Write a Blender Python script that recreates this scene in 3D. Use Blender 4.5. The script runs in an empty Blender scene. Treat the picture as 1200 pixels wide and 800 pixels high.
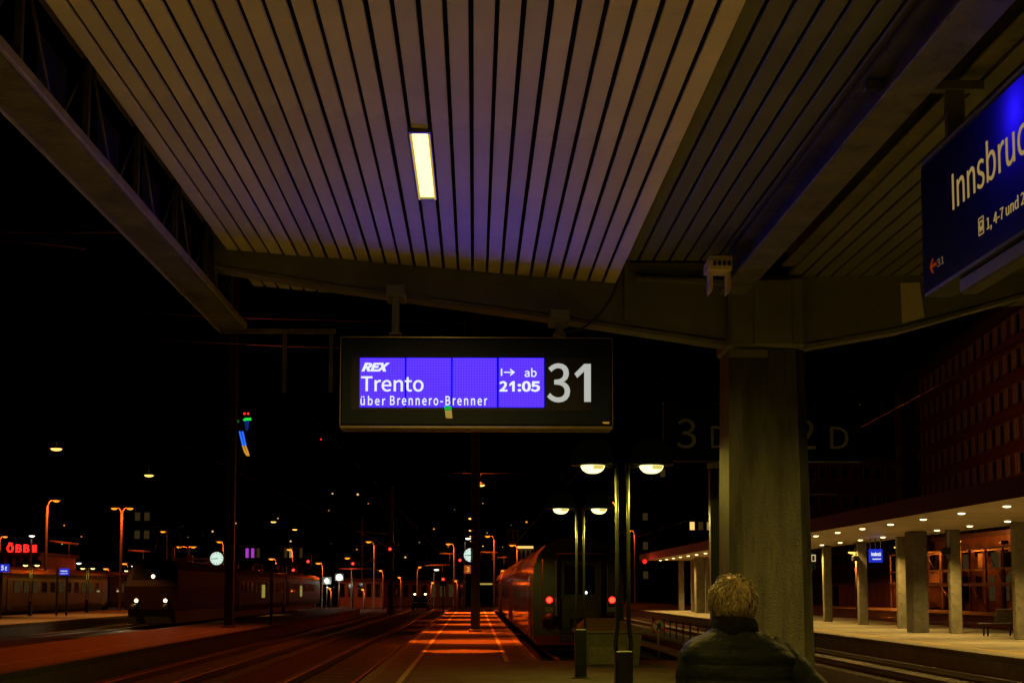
import bpy, bmesh, math, random
from mathutils import Vector, Matrix, noise
random.seed(7)
S = bpy.context.scene
COL = S.collection
PI = math.pi
R = math.radians

# ---------------------------------------------------------------- camera, world, exposure
EYE = Vector((0, 0, 1.65))
FPX = 50.0 / 36.0 * 1200.0          # focal length in pixels of a 1200 px wide picture
cam_data = bpy.data.cameras.new('camera')
cam = bpy.data.objects.new('camera', cam_data)
COL.objects.link(cam)
cam.location = EYE
cam.rotation_euler = (R(95.0), 0, R(-1.51))
cam_data.lens = 50
cam_data.sensor_width = 36
cam_data.clip_start = 0.05
cam_data.clip_end = 6000
_M = cam.rotation_euler.to_matrix()
_d = _M.transposed() @ Vector((0, 1, 0))
SHX = (600 + FPX * _d.x / -_d.z - 556) / 1200
SHY = (690 - (400 - FPX * _d.y / -_d.z)) / 1200
cam_data.shift_x = SHX
cam_data.shift_y = SHY
S.camera = cam

world = bpy.data.worlds.new('World')
S.world = world
world.use_nodes = True
wn = world.node_tree
wbg = wn.nodes['Background']
sky = wn.nodes.new('ShaderNodeTexSky')
sky.sky_type = 'NISHITA'
sky.sun_disc = False
sky.sun_elevation = R(-8)
sky.sun_rotation = R(250)
wn.links.new(sky.outputs[0], wbg.inputs[0])
wbg.inputs[1].default_value = 0.004      # night

S.view_settings.view_transform = 'Standard'
S.view_settings.look = 'None'
S.view_settings.exposure = 0
S.view_settings.gamma = 1
S.render.engine = 'CYCLES'
S.render.filter_size = 1.25
S.cycles.use_denoising = True
try:
    S.cycles.denoiser = 'OPENIMAGEDENOISE'
    S.cycles.denoising_input_passes = 'RGB_ALBEDO_NORMAL'
except Exception:
    pass
S.cycles.max_bounces = 6
S.cycles.diffuse_bounces = 4
S.cycles.glossy_bounces = 3
S.cycles.sample_clamp_indirect = 3.0
S.cycles.caustics_reflective = False
S.cycles.caustics_refractive = False


# ---------------------------------------------------------------- helpers
def _ray(px, py):
    return _M @ Vector(((px - 600 + SHX * 1200) / FPX, -(py - 400 - SHY * 1200) / FPX, -1))


def at(px, py, Y):
    """World point at distance Y down the line that the photograph shows at (px, py)."""
    r = _ray(px, py)
    return EYE + r * (Y / r.y)


def atx(px, py, X):
    r = _ray(px, py)
    return EYE + r * (X / r.x)


def atz(px, py, Z):
    r = _ray(px, py)
    return EYE + r * ((Z - EYE.z) / r.z)


def root_of(o):
    p = Vector((0, 0, 0))
    while o is not None:
        p += Vector(o.location)
        o = o.parent
    return p


class MB:
    """Collects shapes in world coordinates; build() links them as one mesh object."""
    def __init__(self):
        self.v, self.f, self.smooth = [], [], []

    def add(self, vs, fs, smooth=False):
        n = len(self.v)
        self.v += [tuple(p) for p in vs]
        self.f += [tuple(i + n for i in f) for f in fs]
        self.smooth += [smooth] * len(fs)
        return self

    def box(self, x0, x1, y0, y1, z0, z1, mat=None):
        vs = [(x, y, z) for z in (z0, z1) for y in (y0, y1) for x in (x0, x1)]
        if mat:
            vs = [mat @ Vector(p) for p in vs]
        return self.add(vs, [(0, 2, 3, 1), (4, 5, 7, 6), (0, 1, 5, 4), (2, 6, 7, 3), (0, 4, 6, 2), (1, 3, 7, 5)])

    def bbox(self, x0, x1, y0, y1, z0, z1, b=0.01):
        """Box with a small chamfer all round."""
        bm = bmesh.new()
        bmesh.ops.create_cube(bm, size=1)
        for v in bm.verts:
            v.co = Vector((x0 + (v.co.x + .5) * (x1 - x0), y0 + (v.co.y + .5) * (y1 - y0), z0 + (v.co.z + .5) * (z1 - z0)))
        bmesh.ops.bevel(bm, geom=bm.edges[:], offset=b, segments=1, affect='EDGES')
        bm.verts.index_update()
        self.add([v.co for v in bm.verts], [[v.index for v in f.verts] for f in bm.faces])
        bm.free()
        return self

    def tube(self, pts, r, n=8, caps=True):
        """Tube through points; r a number or one radius per point."""
        pts = [Vector(p) for p in pts]
        rs = r if isinstance(r, (list, tuple)) else [r] * len(pts)
        vs, fs = [], []
        up = Vector((0, 0, 1))
        prev = None
        for i, p in enumerate(pts):
            t = (pts[min(i + 1, len(pts) - 1)] - pts[max(i - 1, 0)]).normalized()
            if prev is None:
                a = t.cross(up)
                if a.length < 1e-3:
                    a = t.cross(Vector((1, 0, 0)))
                a.normalize()
            else:
                a = (prev - t * prev.dot(t)).normalized()
            prev = a
            b = t.cross(a)
            for k in range(n):
                q = 2 * PI * k / n
                vs.append(p + (a * math.cos(q) + b * math.sin(q)) * rs[i])
        for i in range(len(pts) - 1):
            for k in range(n):
                k2 = (k + 1) % n
                fs.append((i * n + k, i * n + k2, (i + 1) * n + k2, (i + 1) * n + k))
        if caps:
            fs.append(tuple(range(n - 1, -1, -1)))
            fs.append(tuple((len(pts) - 1) * n + k for k in range(n)))
        return self.add(vs, fs, True)

    def lathe(self, prof, c, n=24, smooth=True, close=False):
        """Profile of (radius, z) turned about the vertical through c."""
        vs, fs = [], []
        c = Vector(c)
        for r, z in prof:
            for k in range(n):
                q = 2 * PI * k / n
                vs.append(c + Vector((r * math.cos(q), r * math.sin(q), z)))
        for i in range(len(prof) - 1):
            for k in range(n):
                k2 = (k + 1) % n
                fs.append((i * n + k, i * n + k2, (i + 1) * n + k2, (i + 1) * n + k))
        return self.add(vs, fs, smooth)

    def prism(self, poly, vec):
        """Closed planar polygon pushed along vec."""
        vec = Vector(vec)
        a = [Vector(p) for p in poly]
        n = len(a)
        vs = a + [p + vec for p in a]
        fs = [tuple(range(n)), tuple(range(2 * n - 1, n - 1, -1))]
        for i in range(n):
            j = (i + 1) % n
            fs.append((i, i + n, j + n, j))
        return self.add(vs, fs)

    def disc(self, c, nrm, r, n=20, ry=None):
        nrm = Vector(nrm).normalized()
        a = nrm.cross(Vector((0, 0, 1)))
        if a.length < 1e-3:
            a = Vector((1, 0, 0))
        a.normalize()
        b = nrm.cross(a)
        c = Vector(c)
        vs = [c + a * r * math.cos(2 * PI * k / n) + b * (ry or r) * math.sin(2 * PI * k / n) for k in range(n)]
        return self.add(vs, [tuple(range(n))])

    def ball(self, c, r, n=10, m=6):
        rx, ry, rz = r if isinstance(r, (tuple, list)) else (r, r, r)
        c = Vector(c)
        vs, fs = [], []
        for i in range(m + 1):
            t = PI * i / m
            for k in range(n):
                q = 2 * PI * k / n
                vs.append(c + Vector((rx * math.sin(t) * math.cos(q), ry * math.sin(t) * math.sin(q), rz * math.cos(t))))
        for i in range(m):
            for k in range(n):
                k2 = (k + 1) % n
                fs.append((i * n + k, (i + 1) * n + k, (i + 1) * n + k2, i * n + k2))
        return self.add(vs, fs, True)

    def mesh(self, name, m, origin):
        me = bpy.data.meshes.new(name)
        o = Vector(origin)
        me.from_pydata([(Vector(p) - o) for p in self.v], [], self.f)
        me.polygons.foreach_set('use_smooth', self.smooth)
        bm = bmesh.new()
        bm.from_mesh(me)
        bmesh.ops.remove_doubles(bm, verts=bm.verts, dist=1e-5)
        bmesh.ops.recalc_face_normals(bm, faces=bm.faces)
        bm.to_mesh(me)
        bm.free()
        if m:
            me.materials.append(m)
        return me

    def build(self, name, m, parent=None, label=None, cat=None, group=None, kind=None, loc=None):
        """loc: where the object's own origin stands (world); else its parent's."""
        base = root_of(parent)
        org = Vector(loc) if loc is not None else (base if parent else Vector((0, 0, 0)))
        ob = bpy.data.objects.new(name, self.mesh(name, m, org))
        COL.objects.link(ob)
        ob.parent = parent
        ob.location = org - base if parent else org
        tag(ob, label, cat, group, kind)
        return ob


def tag(o, label=None, cat=None, group=None, kind=None):
    if label:
        o['label'] = label
    if cat:
        o['category'] = cat
    if group:
        o['group'] = group
    if kind:
        o['kind'] = kind
    return o


def thing(name, label, cat, loc=(0, 0, 0), group=None, kind=None):
    o = bpy.data.objects.new(name, None)
    o.empty_display_size = 0.2
    COL.objects.link(o)
    o.location = loc
    return tag(o, label, cat, group, kind)


def again(o, parent, loc):
    """A copy of a part at a new world place, sharing its mesh."""
    c = o.copy()
    COL.objects.link(c)
    c.parent = parent
    c.location = Vector(loc) - root_of(parent)
    return c


def copy_tree(o, loc=None, label=None, parent=None):
    c = o.copy()
    COL.objects.link(c)
    c.parent = parent
    if loc is not None:
        c.location = loc
    if label:
        c['label'] = label
    for ch in list(o.children):
        copy_tree(ch, parent=c)
    return c


def lamp(kind, name, loc, power, color, parent=None, size=0.1, angle=None, blend=0.5, aim=None, size_y=None, spread=None):
    d = bpy.data.lights.new(name, kind)
    d.energy = power
    d.color = color
    if kind == 'AREA':
        d.size = size
        if size_y:
            d.shape = 'RECTANGLE'
            d.size_y = size_y
        if spread:
            d.spread = spread
    else:
        d.shadow_soft_size = size
    if kind == 'SPOT':
        d.spot_size = angle
        d.spot_blend = blend
    o = bpy.data.objects.new(name, d)
    COL.objects.link(o)
    if parent:
        o.parent = parent
        o.location = Vector(loc) - root_of(parent)
    else:
        o.location = loc
    if aim is not None:
        o.rotation_euler = Vector(aim).to_track_quat('-Z', 'Y').to_euler()
    return o


try:
    FONT = bpy.data.fonts.load(bpy.utils.system_resource('DATAFILES') + '/fonts/Noto Sans CJK Regular.woff2')   # Blender's own interface font
except Exception:
    FONT = None


def text(s, name, m, parent, p0, xdir, ydir, w, h, shear=0, offset=0, depth=0.002, spacing=1.0):
    """Lettering fitted into a w x h box whose lower left corner is p0."""
    cu = bpy.data.curves.new(name, 'FONT')
    cu.body = s
    if FONT:
        cu.font = FONT
    cu.size = 1
    cu.shear = shear
    cu.offset = offset
    cu.space_character = spacing
    cu.resolution_u = 4
    tmp = bpy.data.objects.new('tmp', cu)
    COL.objects.link(tmp)
    dg = bpy.context.evaluated_depsgraph_get()
    me = bpy.data.meshes.new_from_object(tmp.evaluated_get(dg))
    bpy.data.objects.remove(tmp)
    xs = [v.co.x for v in me.vertices]
    ys = [v.co.y for v in me.vertices]
    x0, x1, y0, y1 = min(xs), max(xs), min(ys), max(ys)
    X, Y = Vector(xdir), Vector(ydir)
    N = X.cross(Y)
    base = root_of(parent)
    p0 = Vector(p0)
    bm = bmesh.new()
    bm.from_mesh(me)
    for v in bm.verts:
        v.co = p0 - base + X * ((v.co.x - x0) / (x1 - x0) * w) + Y * ((v.co.y - y0) / (y1 - y0) * h)
    r = bmesh.ops.extrude_face_region(bm, geom=bm.faces[:])
    for g in r['geom']:
        if isinstance(g, bmesh.types.BMVert):
            g.co += N * depth
    bmesh.ops.recalc_face_normals(bm, faces=bm.faces)
    bm.to_mesh(me)
    bm.free()
    me.materials.clear()
    me.materials.append(m)
    me.name = name
    ob = bpy.data.objects.new(name, me)
    COL.objects.link(ob)
    ob.parent = parent
    return ob


# ---------------------------------------------------------------- materials
def mat(name, color, rough=0.6, metal=0.0, var=0.25, scale=6.0, bump=0.0, bscale=60.0, spec=0.5, coat=0.0, dirt=0.0):
    """Principled surface with mottled colour, optional fine relief and dirt flecks."""
    m = bpy.data.materials.new(name)
    m.use_nodes = True
    nt = m.node_tree
    b = nt.nodes['Principled BSDF']
    b.inputs['Roughness'].default_value = rough
    b.inputs['Metallic'].default_value = metal
    b.inputs['Specular IOR Level'].default_value = spec
    b.inputs['Coat Weight'].default_value = coat
    b.inputs['Coat Roughness'].default_value = 0.08
    tc = nt.nodes.new('ShaderNodeTexCoord')
    n = nt.nodes.new('ShaderNodeTexNoise')
    n.inputs['Scale'].default_value = scale
    n.inputs['Detail'].default_value = 6
    n.inputs['Roughness'].default_value = 0.65
    nt.links.new(tc.outputs['Object'], n.inputs['Vector'])
    ramp = nt.nodes.new('ShaderNodeValToRGB')
    c = Vector(color)
    ramp.color_ramp.elements[0].position = 0.3
    ramp.color_ramp.elements[1].position = 0.7
    ramp.color_ramp.elements[0].color = (*(c * (1 - var)), 1)
    ramp.color_ramp.elements[1].color = (*(c * (1 + var)), 1)
    nt.links.new(n.outputs['Fac'], ramp.inputs['Fac'])
    out = ramp.outputs['Color']
    if dirt:
        n2 = nt.nodes.new('ShaderNodeTexNoise')
        n2.inputs['Scale'].default_value = scale * 3.1
        n2.inputs['Detail'].default_value = 8
        nt.links.new(tc.outputs['Object'], n2.inputs['Vector'])
        r2 = nt.nodes.new('ShaderNodeValToRGB')
        r2.color_ramp.elements[0].position = 0.58
        r2.color_ramp.elements[1].position = 0.68
        r2.color_ramp.elements[0].color = (0, 0, 0, 1)
        r2.color_ramp.elements[1].color = (dirt, dirt, dirt, 1)
        nt.links.new(n2.outputs['Fac'], r2.inputs['Fac'])
        mx = nt.nodes.new('ShaderNodeMixRGB')
        nt.links.new(r2.outputs['Color'], mx.inputs['Fac'])
        nt.links.new(out, mx.inputs['Color1'])
        mx.inputs['Color2'].default_value = (*(c * 0.35), 1)
        out = mx.outputs['Color']
    nt.links.new(out, b.inputs['Base Color'])
    if bump:
        n3 = nt.nodes.new('ShaderNodeTexNoise')
        n3.inputs['Scale'].default_value = bscale
        n3.inputs['Detail'].default_value = 5
        nt.links.new(tc.outputs['Object'], n3.inputs['Vector'])
        bp = nt.nodes.new('ShaderNodeBump')
        bp.inputs['Strength'].default_value = bump
        bp.inputs['Distance'].default_value = 0.02
        nt.links.new(n3.outputs['Fac'], bp.inputs['Height'])
        nt.links.new(bp.outputs['Normal'], b.inputs['Normal'])
    return m


def glow(name, color, strength, sample=False):
    m = bpy.data.materials.new(name)
    m.use_nodes = True
    nt = m.node_tree
    nt.nodes.remove(nt.nodes['Principled BSDF'])
    e = nt.nodes.new('ShaderNodeEmission')
    e.inputs[0].default_value = (*color, 1)
    e.inputs[1].default_value = strength
    nt.links.new(e.outputs[0], nt.nodes['Material Output'].inputs[0])
    try:
        m.cycles.emission_sampling = 'AUTO' if sample else 'NONE'
    except Exception:
        pass
    return m


def milky(name, color, rough=0.5, trans=0.6):
    """Plastic that lets light through diffusely."""
    m = bpy.data.materials.new(name)
    m.use_nodes = True
    nt = m.node_tree
    b = nt.nodes['Principled BSDF']
    b.inputs['Base Color'].default_value = (*color, 1)
    b.inputs['Roughness'].default_value = rough
    t = nt.nodes.new('ShaderNodeBsdfTranslucent')
    t.inputs[0].default_value = (*color, 1)
    mx = nt.nodes.new('ShaderNodeMixShader')
    mx.inputs[0].default_value = trans
    nt.links.new(b.outputs[0], mx.inputs[1])
    nt.links.new(t.outputs[0], mx.inputs[2])
    nt.links.new(mx.outputs[0], nt.nodes['Material Output'].inputs[0])
    return m


SODIUM = (1.0, 0.105, 0.005)
WARM = (1.0, 0.67, 0.12)
LAMPY = (1.0, 0.80, 0.10)
M = {
    'asphalt': mat('asphalt', (0.135, 0.12, 0.095), 0.72, var=0.45, scale=1.4, bump=0.5, bscale=60, dirt=0.5),
    'paving': mat('paving', (0.30, 0.27, 0.22), 0.6, var=0.22, scale=1.6, bump=0.2, bscale=60, dirt=0.3),
    'line': mat('line_paint', (0.62, 0.55, 0.38), 0.6, var=0.25, scale=14, dirt=0.7),
    'concrete': mat('concrete', (0.24, 0.22, 0.17), 0.8, var=0.3, scale=3, bump=0.4, bscale=40, dirt=0.5),
    'darkconcrete': mat('dark_concrete', (0.12, 0.11, 0.09), 0.85, var=0.35, scale=2, bump=0.4, bscale=30, dirt=0.5),
    'ballast': mat('ballast', (0.042, 0.036, 0.030), 0.9, var=0.75, scale=14, bump=1.0, bscale=16),
    'ground': mat('ground_soil', (0.05, 0.045, 0.04), 0.95, var=0.4, scale=0.4),
    'hill': mat('hill_wood', (0.03, 0.035, 0.02), 0.95, var=0.4, scale=0.02),
    'rail': mat('rail_steel', (0.26, 0.24, 0.22), 0.36, metal=0.9, var=0.2, scale=10),
    'sleeper': mat('sleeper_concrete', (0.26, 0.24, 0.20), 0.85, var=0.3, scale=5, dirt=0.4),
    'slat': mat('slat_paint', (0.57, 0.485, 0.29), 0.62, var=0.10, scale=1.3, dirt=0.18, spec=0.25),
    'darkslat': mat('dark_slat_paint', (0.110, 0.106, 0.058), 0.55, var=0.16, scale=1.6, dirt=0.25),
    'roof': mat('roof_sheet', (0.015, 0.014, 0.012), 0.9, var=0.2),
    'beam': mat('beam_paint', (0.122, 0.118, 0.054), 0.45, var=0.22, scale=2.4, bump=0.12, bscale=30, dirt=0.35),
    'peel': mat('peeling_paint', (0.10, 0.09, 0.05), 0.55, var=0.55, scale=3.5, bump=0.5, bscale=9, dirt=0.9),
    'girder': mat('girder_paint', (0.100, 0.085, 0.042), 0.55, var=0.55, scale=3, bump=0.35, bscale=25, dirt=0.8),
    'plate': mat('plate_paint', (0.5, 0.45, 0.25), 0.5, var=0.15, scale=4),
    'pillar': mat('pillar_concrete', (0.034, 0.034, 0.016), 0.5, var=0.9, scale=3.0, bump=0.4, bscale=70, dirt=0.7),
    'casing': mat('casing_metal', (0.0035, 0.006, 0.012), 0.5, var=0.2, scale=3, spec=0.06),
    'goldedge': mat('casing_edge', (0.14, 0.11, 0.05), 0.35, metal=0.6, var=0.2),
    'black': mat('black_metal', (0.012, 0.012, 0.012), 0.5, var=0.3),
    'darkmetal': mat('dark_metal', (0.045, 0.045, 0.035), 0.4, metal=0.4, var=0.3),
    'postmetal': mat('post_metal', (0.085, 0.085, 0.045), 0.28, metal=0.5, var=0.2),
    'galv': mat('galvanised', (0.30, 0.28, 0.24), 0.4, metal=0.6, var=0.2),
    'cable': mat('cable_rubber', (0.02, 0.02, 0.02), 0.5),
    'bracket': mat('bracket_paint', (0.66, 0.54, 0.24), 0.5, var=0.1, dirt=0.3),
    'navy': mat('navy_enamel', (0.004, 0.006, 0.018), 0.6, var=0.1, spec=0.2),
    'offwhite': mat('offwhite_print', (0.62, 0.62, 0.55), 0.5, var=0.05),
    'greyprint': mat('grey_print', (0.60, 0.60, 0.52), 0.6, var=0.1),
    'dimprint': mat('dull_print', (0.30, 0.30, 0.24), 0.5, var=0.05),
    'jacket': mat('jacket_nylon', (0.0030, 0.0042, 0.0036), 0.55, var=0.25, scale=5, bump=0.3, bscale=35, spec=0.04),
    'collar': mat('collar_fleece', (0.0028, 0.003, 0.003), 0.9, var=0.3, scale=30, bump=0.6, bscale=120, spec=0.02),
    'trousers': mat('trouser_cloth', (0.020, 0.022, 0.030), 0.9, var=0.2, scale=20),
    'skin': mat('skin', (0.50, 0.28, 0.19), 0.5, var=0.06, scale=20),
    'hair': mat('hair_blond', (0.085, 0.060, 0.022), 0.6, var=0.7, scale=45),
    'shoe': mat('shoe_leather', (0.015, 0.013, 0.012), 0.5),
    'trainred': mat('coach_red', (0.42, 0.10, 0.05), 0.12, var=0.08, scale=1.2, coat=0.6),
    'traingrey': mat('coach_grey', (0.075, 0.072, 0.052), 0.25, var=0.2, scale=1.5, coat=0.3, dirt=0.4),
    'trainroof': mat('coach_roof', (0.16, 0.12, 0.10), 0.35, var=0.2, scale=1.5),
    'oldtrain': mat('old_coach_paint', (0.13, 0.115, 0.07), 0.4, var=0.25, scale=1.0, dirt=0.5),
    'locored': mat('loco_red', (0.016, 0.004, 0.003), 0.6, var=0.2, spec=0.15),
    'glass': mat('dark_glass', (0.010, 0.010, 0.010), 0.06, var=0.1, spec=0.8),
    'rubber': mat('rubber', (0.008, 0.008, 0.008), 0.7),
    'bin': mat('bin_grp', (0.17, 0.148, 0.072), 0.55, var=0.15, scale=4, dirt=0.4),
    'fascia': mat('fascia_sheet', (0.022, 0.014, 0.010), 0.6, var=0.2),
    'soffit': mat('soffit_panel', (0.48, 0.38, 0.27), 0.5, var=0.1, scale=0.8),
    'facade': mat('facade_render', (0.07, 0.035, 0.025), 0.8, var=0.25, scale=0.4, dirt=0.4),
    'spandrel': mat('spandrel_red', (0.15, 0.045, 0.03), 0.7, var=0.2, scale=0.4),
    'frame': mat('window_frame', (0.20, 0.15, 0.10), 0.6, var=0.15),
    'brick': mat('warm_render', (0.30, 0.17, 0.09), 0.85, var=0.35, scale=0.5, dirt=0.5),
    'whitepaint': mat('white_paint', (0.75, 0.74, 0.68), 0.5, var=0.05),
    'redpaint': mat('red_paint', (0.5, 0.04, 0.02), 0.45, var=0.1),
    'post_orange': mat('lamp_post_paint', (0.40, 0.34, 0.27), 0.5, var=0.2),
    'insul': mat('insulator', (0.25, 0.2, 0.15), 0.3),
    'clockface': milky('clock_dial', (0.8, 0.85, 0.8), 0.4, 0.3),
    # things that give off light
    'g_tube': glow('tube_light', (1.0, 0.93, 0.24), 3.0),
    'g_lipglow': glow('painted_lip_glow', (1.0, 0.62, 0.06), 0.55),  # glow painted onto the frame lips, no lamp of its own
    'g_bowl': glow('bowl_light', (1.0, 0.92, 0.34), 2.4),
    'g_boxy': glow('bowl_light_dim', (1.0, 0.80, 0.16), 0.75),
    'g_down': glow('downlight', (1.0, 0.74, 0.30), 6.0),
    'g_sod': glow('sodium_light', (1.0, 0.30, 0.02), 1.6),
    'g_sodhot': glow('sodium_light_hot', (1.0, 0.50, 0.10), 2.6),
    'g_amber': glow('amber_light', (1.0, 0.62, 0.16), 1.1),
    'g_white': glow('white_light', (0.9, 1.0, 0.85), 2.2),
    'g_head': glow('headlight', (1.0, 0.80, 0.36), 5.0),
    'g_red': glow('red_light', (1.0, 0.015, 0.01), 2.2),
    'g_redhot': glow('red_light_hot', (1.0, 0.10, 0.03), 3.0),
    'g_text': glow('screen_text', (0.88, 0.92, 1.0), 1.0),
    'g_num': glow('number_light', (0.52, 0.53, 0.48), 0.9),
    'g_clock': glow('clock_light', (0.66, 0.86, 0.74), 1.0),
    'g_blue': glow('blue_sign_light', (0.015, 0.03, 0.55), 0.95),
    'g_bluedim': glow('blue_sign_dim', (0.008, 0.014, 0.10), 0.8),
    'g_signtext': glow('sign_text_light', (0.9, 0.93, 1.0), 0.95),
    'g_warmtext': glow('backlit_letter', (1.0, 0.66, 0.20), 0.30),
    'g_warmdim': glow('backlit_letter_dim', (0.8, 0.55, 0.22), 0.10),
    'g_arrow': glow('arrow_light', (1.0, 0.10, 0.02), 0.14),
    'g_window': glow('lit_window', (1.0, 0.66, 0.20), 0.30),
    'g_windowdim': glow('lit_window_dim', (1.0, 0.62, 0.18), 0.028),
    'g_purple': glow('purple_window', (0.55, 0.06, 0.75), 0.7),
    'g_green': glow('green_light', (0.02, 0.9, 0.06), 0.9),
    'g_jumpblue': glow('jump_blue', (0.02, 0.14, 1.0), 1.1),
    'g_jumpdim': glow('jump_blue_dim', (0.01, 0.04, 0.30), 0.45),
    'g_jumpgold': glow('jump_gold', (1.0, 0.45, 0.03), 0.65),
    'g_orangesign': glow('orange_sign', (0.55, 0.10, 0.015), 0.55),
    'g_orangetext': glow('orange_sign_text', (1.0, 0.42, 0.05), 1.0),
}


BLUE = 10.0


def screen_mat():
    """Blue LCD panel with a faint pixel grid."""
    m = bpy.data.materials.new('lcd_panel')
    m.use_nodes = True
    nt = m.node_tree
    nt.nodes.remove(nt.nodes['Principled BSDF'])
    e = nt.nodes.new('ShaderNodeEmission')
    tc = nt.nodes.new('ShaderNodeTexCoord')
    br = nt.nodes.new('ShaderNodeTexBrick')
    br.offset = 0
    br.inputs['Scale'].default_value = 1
    br.inputs['Brick Width'].default_value = 0.021
    br.inputs['Row Height'].default_value = 0.021
    br.inputs['Mortar Size'].default_value = 0.0035
    br.inputs['Color1'].default_value = (0.150, 0.056, BLUE, 1)
    br.inputs['Color2'].default_value = (0.160, 0.061, BLUE, 1)
    br.inputs['Mortar'].default_value = (0.100, 0.030, BLUE, 1)
    mp = nt.nodes.new('ShaderNodeMapping')
    mp.inputs['Rotation'].default_value = (R(90), 0, 0)
    nt.links.new(tc.outputs['Object'], mp.inputs['Vector'])
    nt.links.new(mp.outputs['Vector'], br.inputs['Vector'])
    nt.links.new(br.outputs['Color'], e.inputs[0])
    e.inputs[1].default_value = 0.92
    nt.links.new(e.outputs[0], nt.nodes['Material Output'].inputs[0])
    return m


def streaks(m, sx):
    """Stretch a material's mottling into vertical runs."""
    nt = m.node_tree
    tc = [n for n in nt.nodes if n.type == 'TEX_COORD'][0]
    mp = nt.nodes.new('ShaderNodeMapping')
    mp.inputs['Scale'].default_value = (sx, sx, .35)
    for l in list(nt.links):
        if l.from_node == tc and l.to_node.inputs['Scale'].default_value < 20:
            nt.links.new(mp.outputs[0], l.to_socket)
    nt.links.new(tc.outputs['Object'], mp.inputs['Vector'])


streaks(M['pillar'], 2.2)
M['lcd'] = screen_mat()
M['signblue'] = milky('sign_blue_panel', (0.004, 0.005, 0.030), 0.35, 0.75)
for n_ in M['signblue'].node_tree.nodes:
    if n_.type == 'BSDF_TRANSLUCENT':
        n_.inputs[0].default_value = (0.13, 0.08, 0.88, 1)
M['dome'] = milky('lamp_dome', (0.012, 0.014, 0.002), 0.7, 0.5)
M['dome'].node_tree.nodes['Principled BSDF'].inputs['Specular IOR Level'].default_value = 0


def each_differs(m, lo, hi):
    """Every piece with this material is a little darker or paler than its neighbour."""
    nt = m.node_tree
    bs = nt.nodes['Principled BSDF']
    src = bs.inputs['Base Color'].links[0].from_socket
    oi = nt.nodes.new('ShaderNodeObjectInfo')
    mr = nt.nodes.new('ShaderNodeMapRange')
    mr.inputs['To Min'].default_value = lo
    mr.inputs['To Max'].default_value = hi
    nt.links.new(oi.outputs['Random'], mr.inputs['Value'])
    mx = nt.nodes.new('ShaderNodeVectorMath')
    mx.operation = 'SCALE'
    nt.links.new(src, mx.inputs[0])
    nt.links.new(mr.outputs['Result'], mx.inputs['Scale'])
    nt.links.new(mx.outputs[0], bs.inputs['Base Color'])


for k_ in ('slat', 'darkslat', 'soffit', 'sleeper'):
    each_differs(M[k_], .86, 1.10)

# ---------------------------------------------------------------- setting: ground, hills, platforms, tracks
MB().box(-420, 420, -60, 700, -0.9, -0.62).build('ground', M['ground'], kind='structure')
MB().box(-21.9, -13.4, -20, 330, -0.8, -0.585).build('ballast', M['ballast'], kind='stuff')
MB().box(-9.2, -2.15, -20, 330, -0.8, -0.58).build('ballast', M['ballast'], kind='stuff')
MB().box(5.0, 13.0, -20, 330, -0.8, -0.582).build('ballast', M['ballast'], kind='stuff')
MB().box(1.5, 4.99, 33.4, 330, -0.8, -0.584).build('ballast', M['ballast'], kind='stuff')
MB().box(21.6, 31.9, -20, 330, -0.8, -0.586).build('ballast', M['ballast'], kind='stuff')
MB().box(-46, -29.7, 40, 330, -0.8, -0.588).build('ballast', M['ballast'], kind='stuff')


def hills():
    nx, ny = 60, 26
    vs, fs = [], []
    for j in range(ny):
        y = 330 + j * 60
        for i in range(nx):
            x = -1400 + i * 2800 / (nx - 1)
            t = j / (ny - 1)
            h = 330 * t ** 1.15 * (0.75 + 0.5 * noise.noise(Vector((x * .0016, y * .0012, 3)))) + 12 * t * noise.noise(Vector((x * .01, y * .01, 1)))
            vs.append((x, y, -1.0 + max(0, h)))
    for j in range(ny - 1):
        for i in range(nx - 1):
            a = j * nx + i
            fs.append((a, a + 1, a + nx + 1, a + nx))
    MB().add(vs, fs, True).build('hills', M['hill'], kind='structure')
    return vs, nx, ny


HV, HNX, HNY = hills()


def hill_z(x, y):
    i = (x + 1400) / 2800 * (HNX - 1)
    j = (y - 330) / 60
    i0, j0 = max(0, min(HNX - 2, int(i))), max(0, min(HNY - 2, int(j)))
    fi, fj = i - i0, j - j0
    z = lambda a, b: HV[b * HNX + a][2]
    return (z(i0, j0) * (1 - fi) + z(i0 + 1, j0) * fi) * (1 - fj) + (z(i0, j0 + 1) * (1 - fi) + z(i0 + 1, j0 + 1) * fi) * fj


def platform(outline, surface, name='platform'):
    b = MB()
    n = len(outline)
    b.prism([(x, y, -0.9) for x, y in outline], (0, 0, 0.9))
    return b.build(name, surface, kind='structure')


pf = platform([(-2.04, -12), (4.9, -12), (4.9, 33.3), (1.41, 33.3), (1.41, 120), (-2.04, 120)], M['asphalt'])
MB().box(-1.39, -1.29, -12, 119.5, 0, 0.004).build('safety_line', M['line'], pf)
MB().box(-1.26, -1.19, -12, 119.5, 0, 0.0035).build('groove_shadow', M['darkconcrete'], pf)  # flat dark strip standing in for the groove's thin shadow
MB().box(0.70, 0.80, 32.9, 119.5, 0, 0.004).build('safety_line', M['line'], pf)
MB().bbox(-2.07, -1.85, -12, 120, -0.16, 0.006, .01).build('coping', M['concrete'], pf)
MB().bbox(1.24, 1.44, 33.3, 120, -0.16, 0.006, .01).build('coping', M['concrete'], pf)
# thin dark seams at even steps across the narrow platform
for y in (36, 47.5, 59, 70.5, 82, 93.5, 105):
    MB().box(-1.84, 1.23, y, y + 0.06, 0, 0.003).build('asphalt_seam', M['darkconcrete'], pf)

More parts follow.
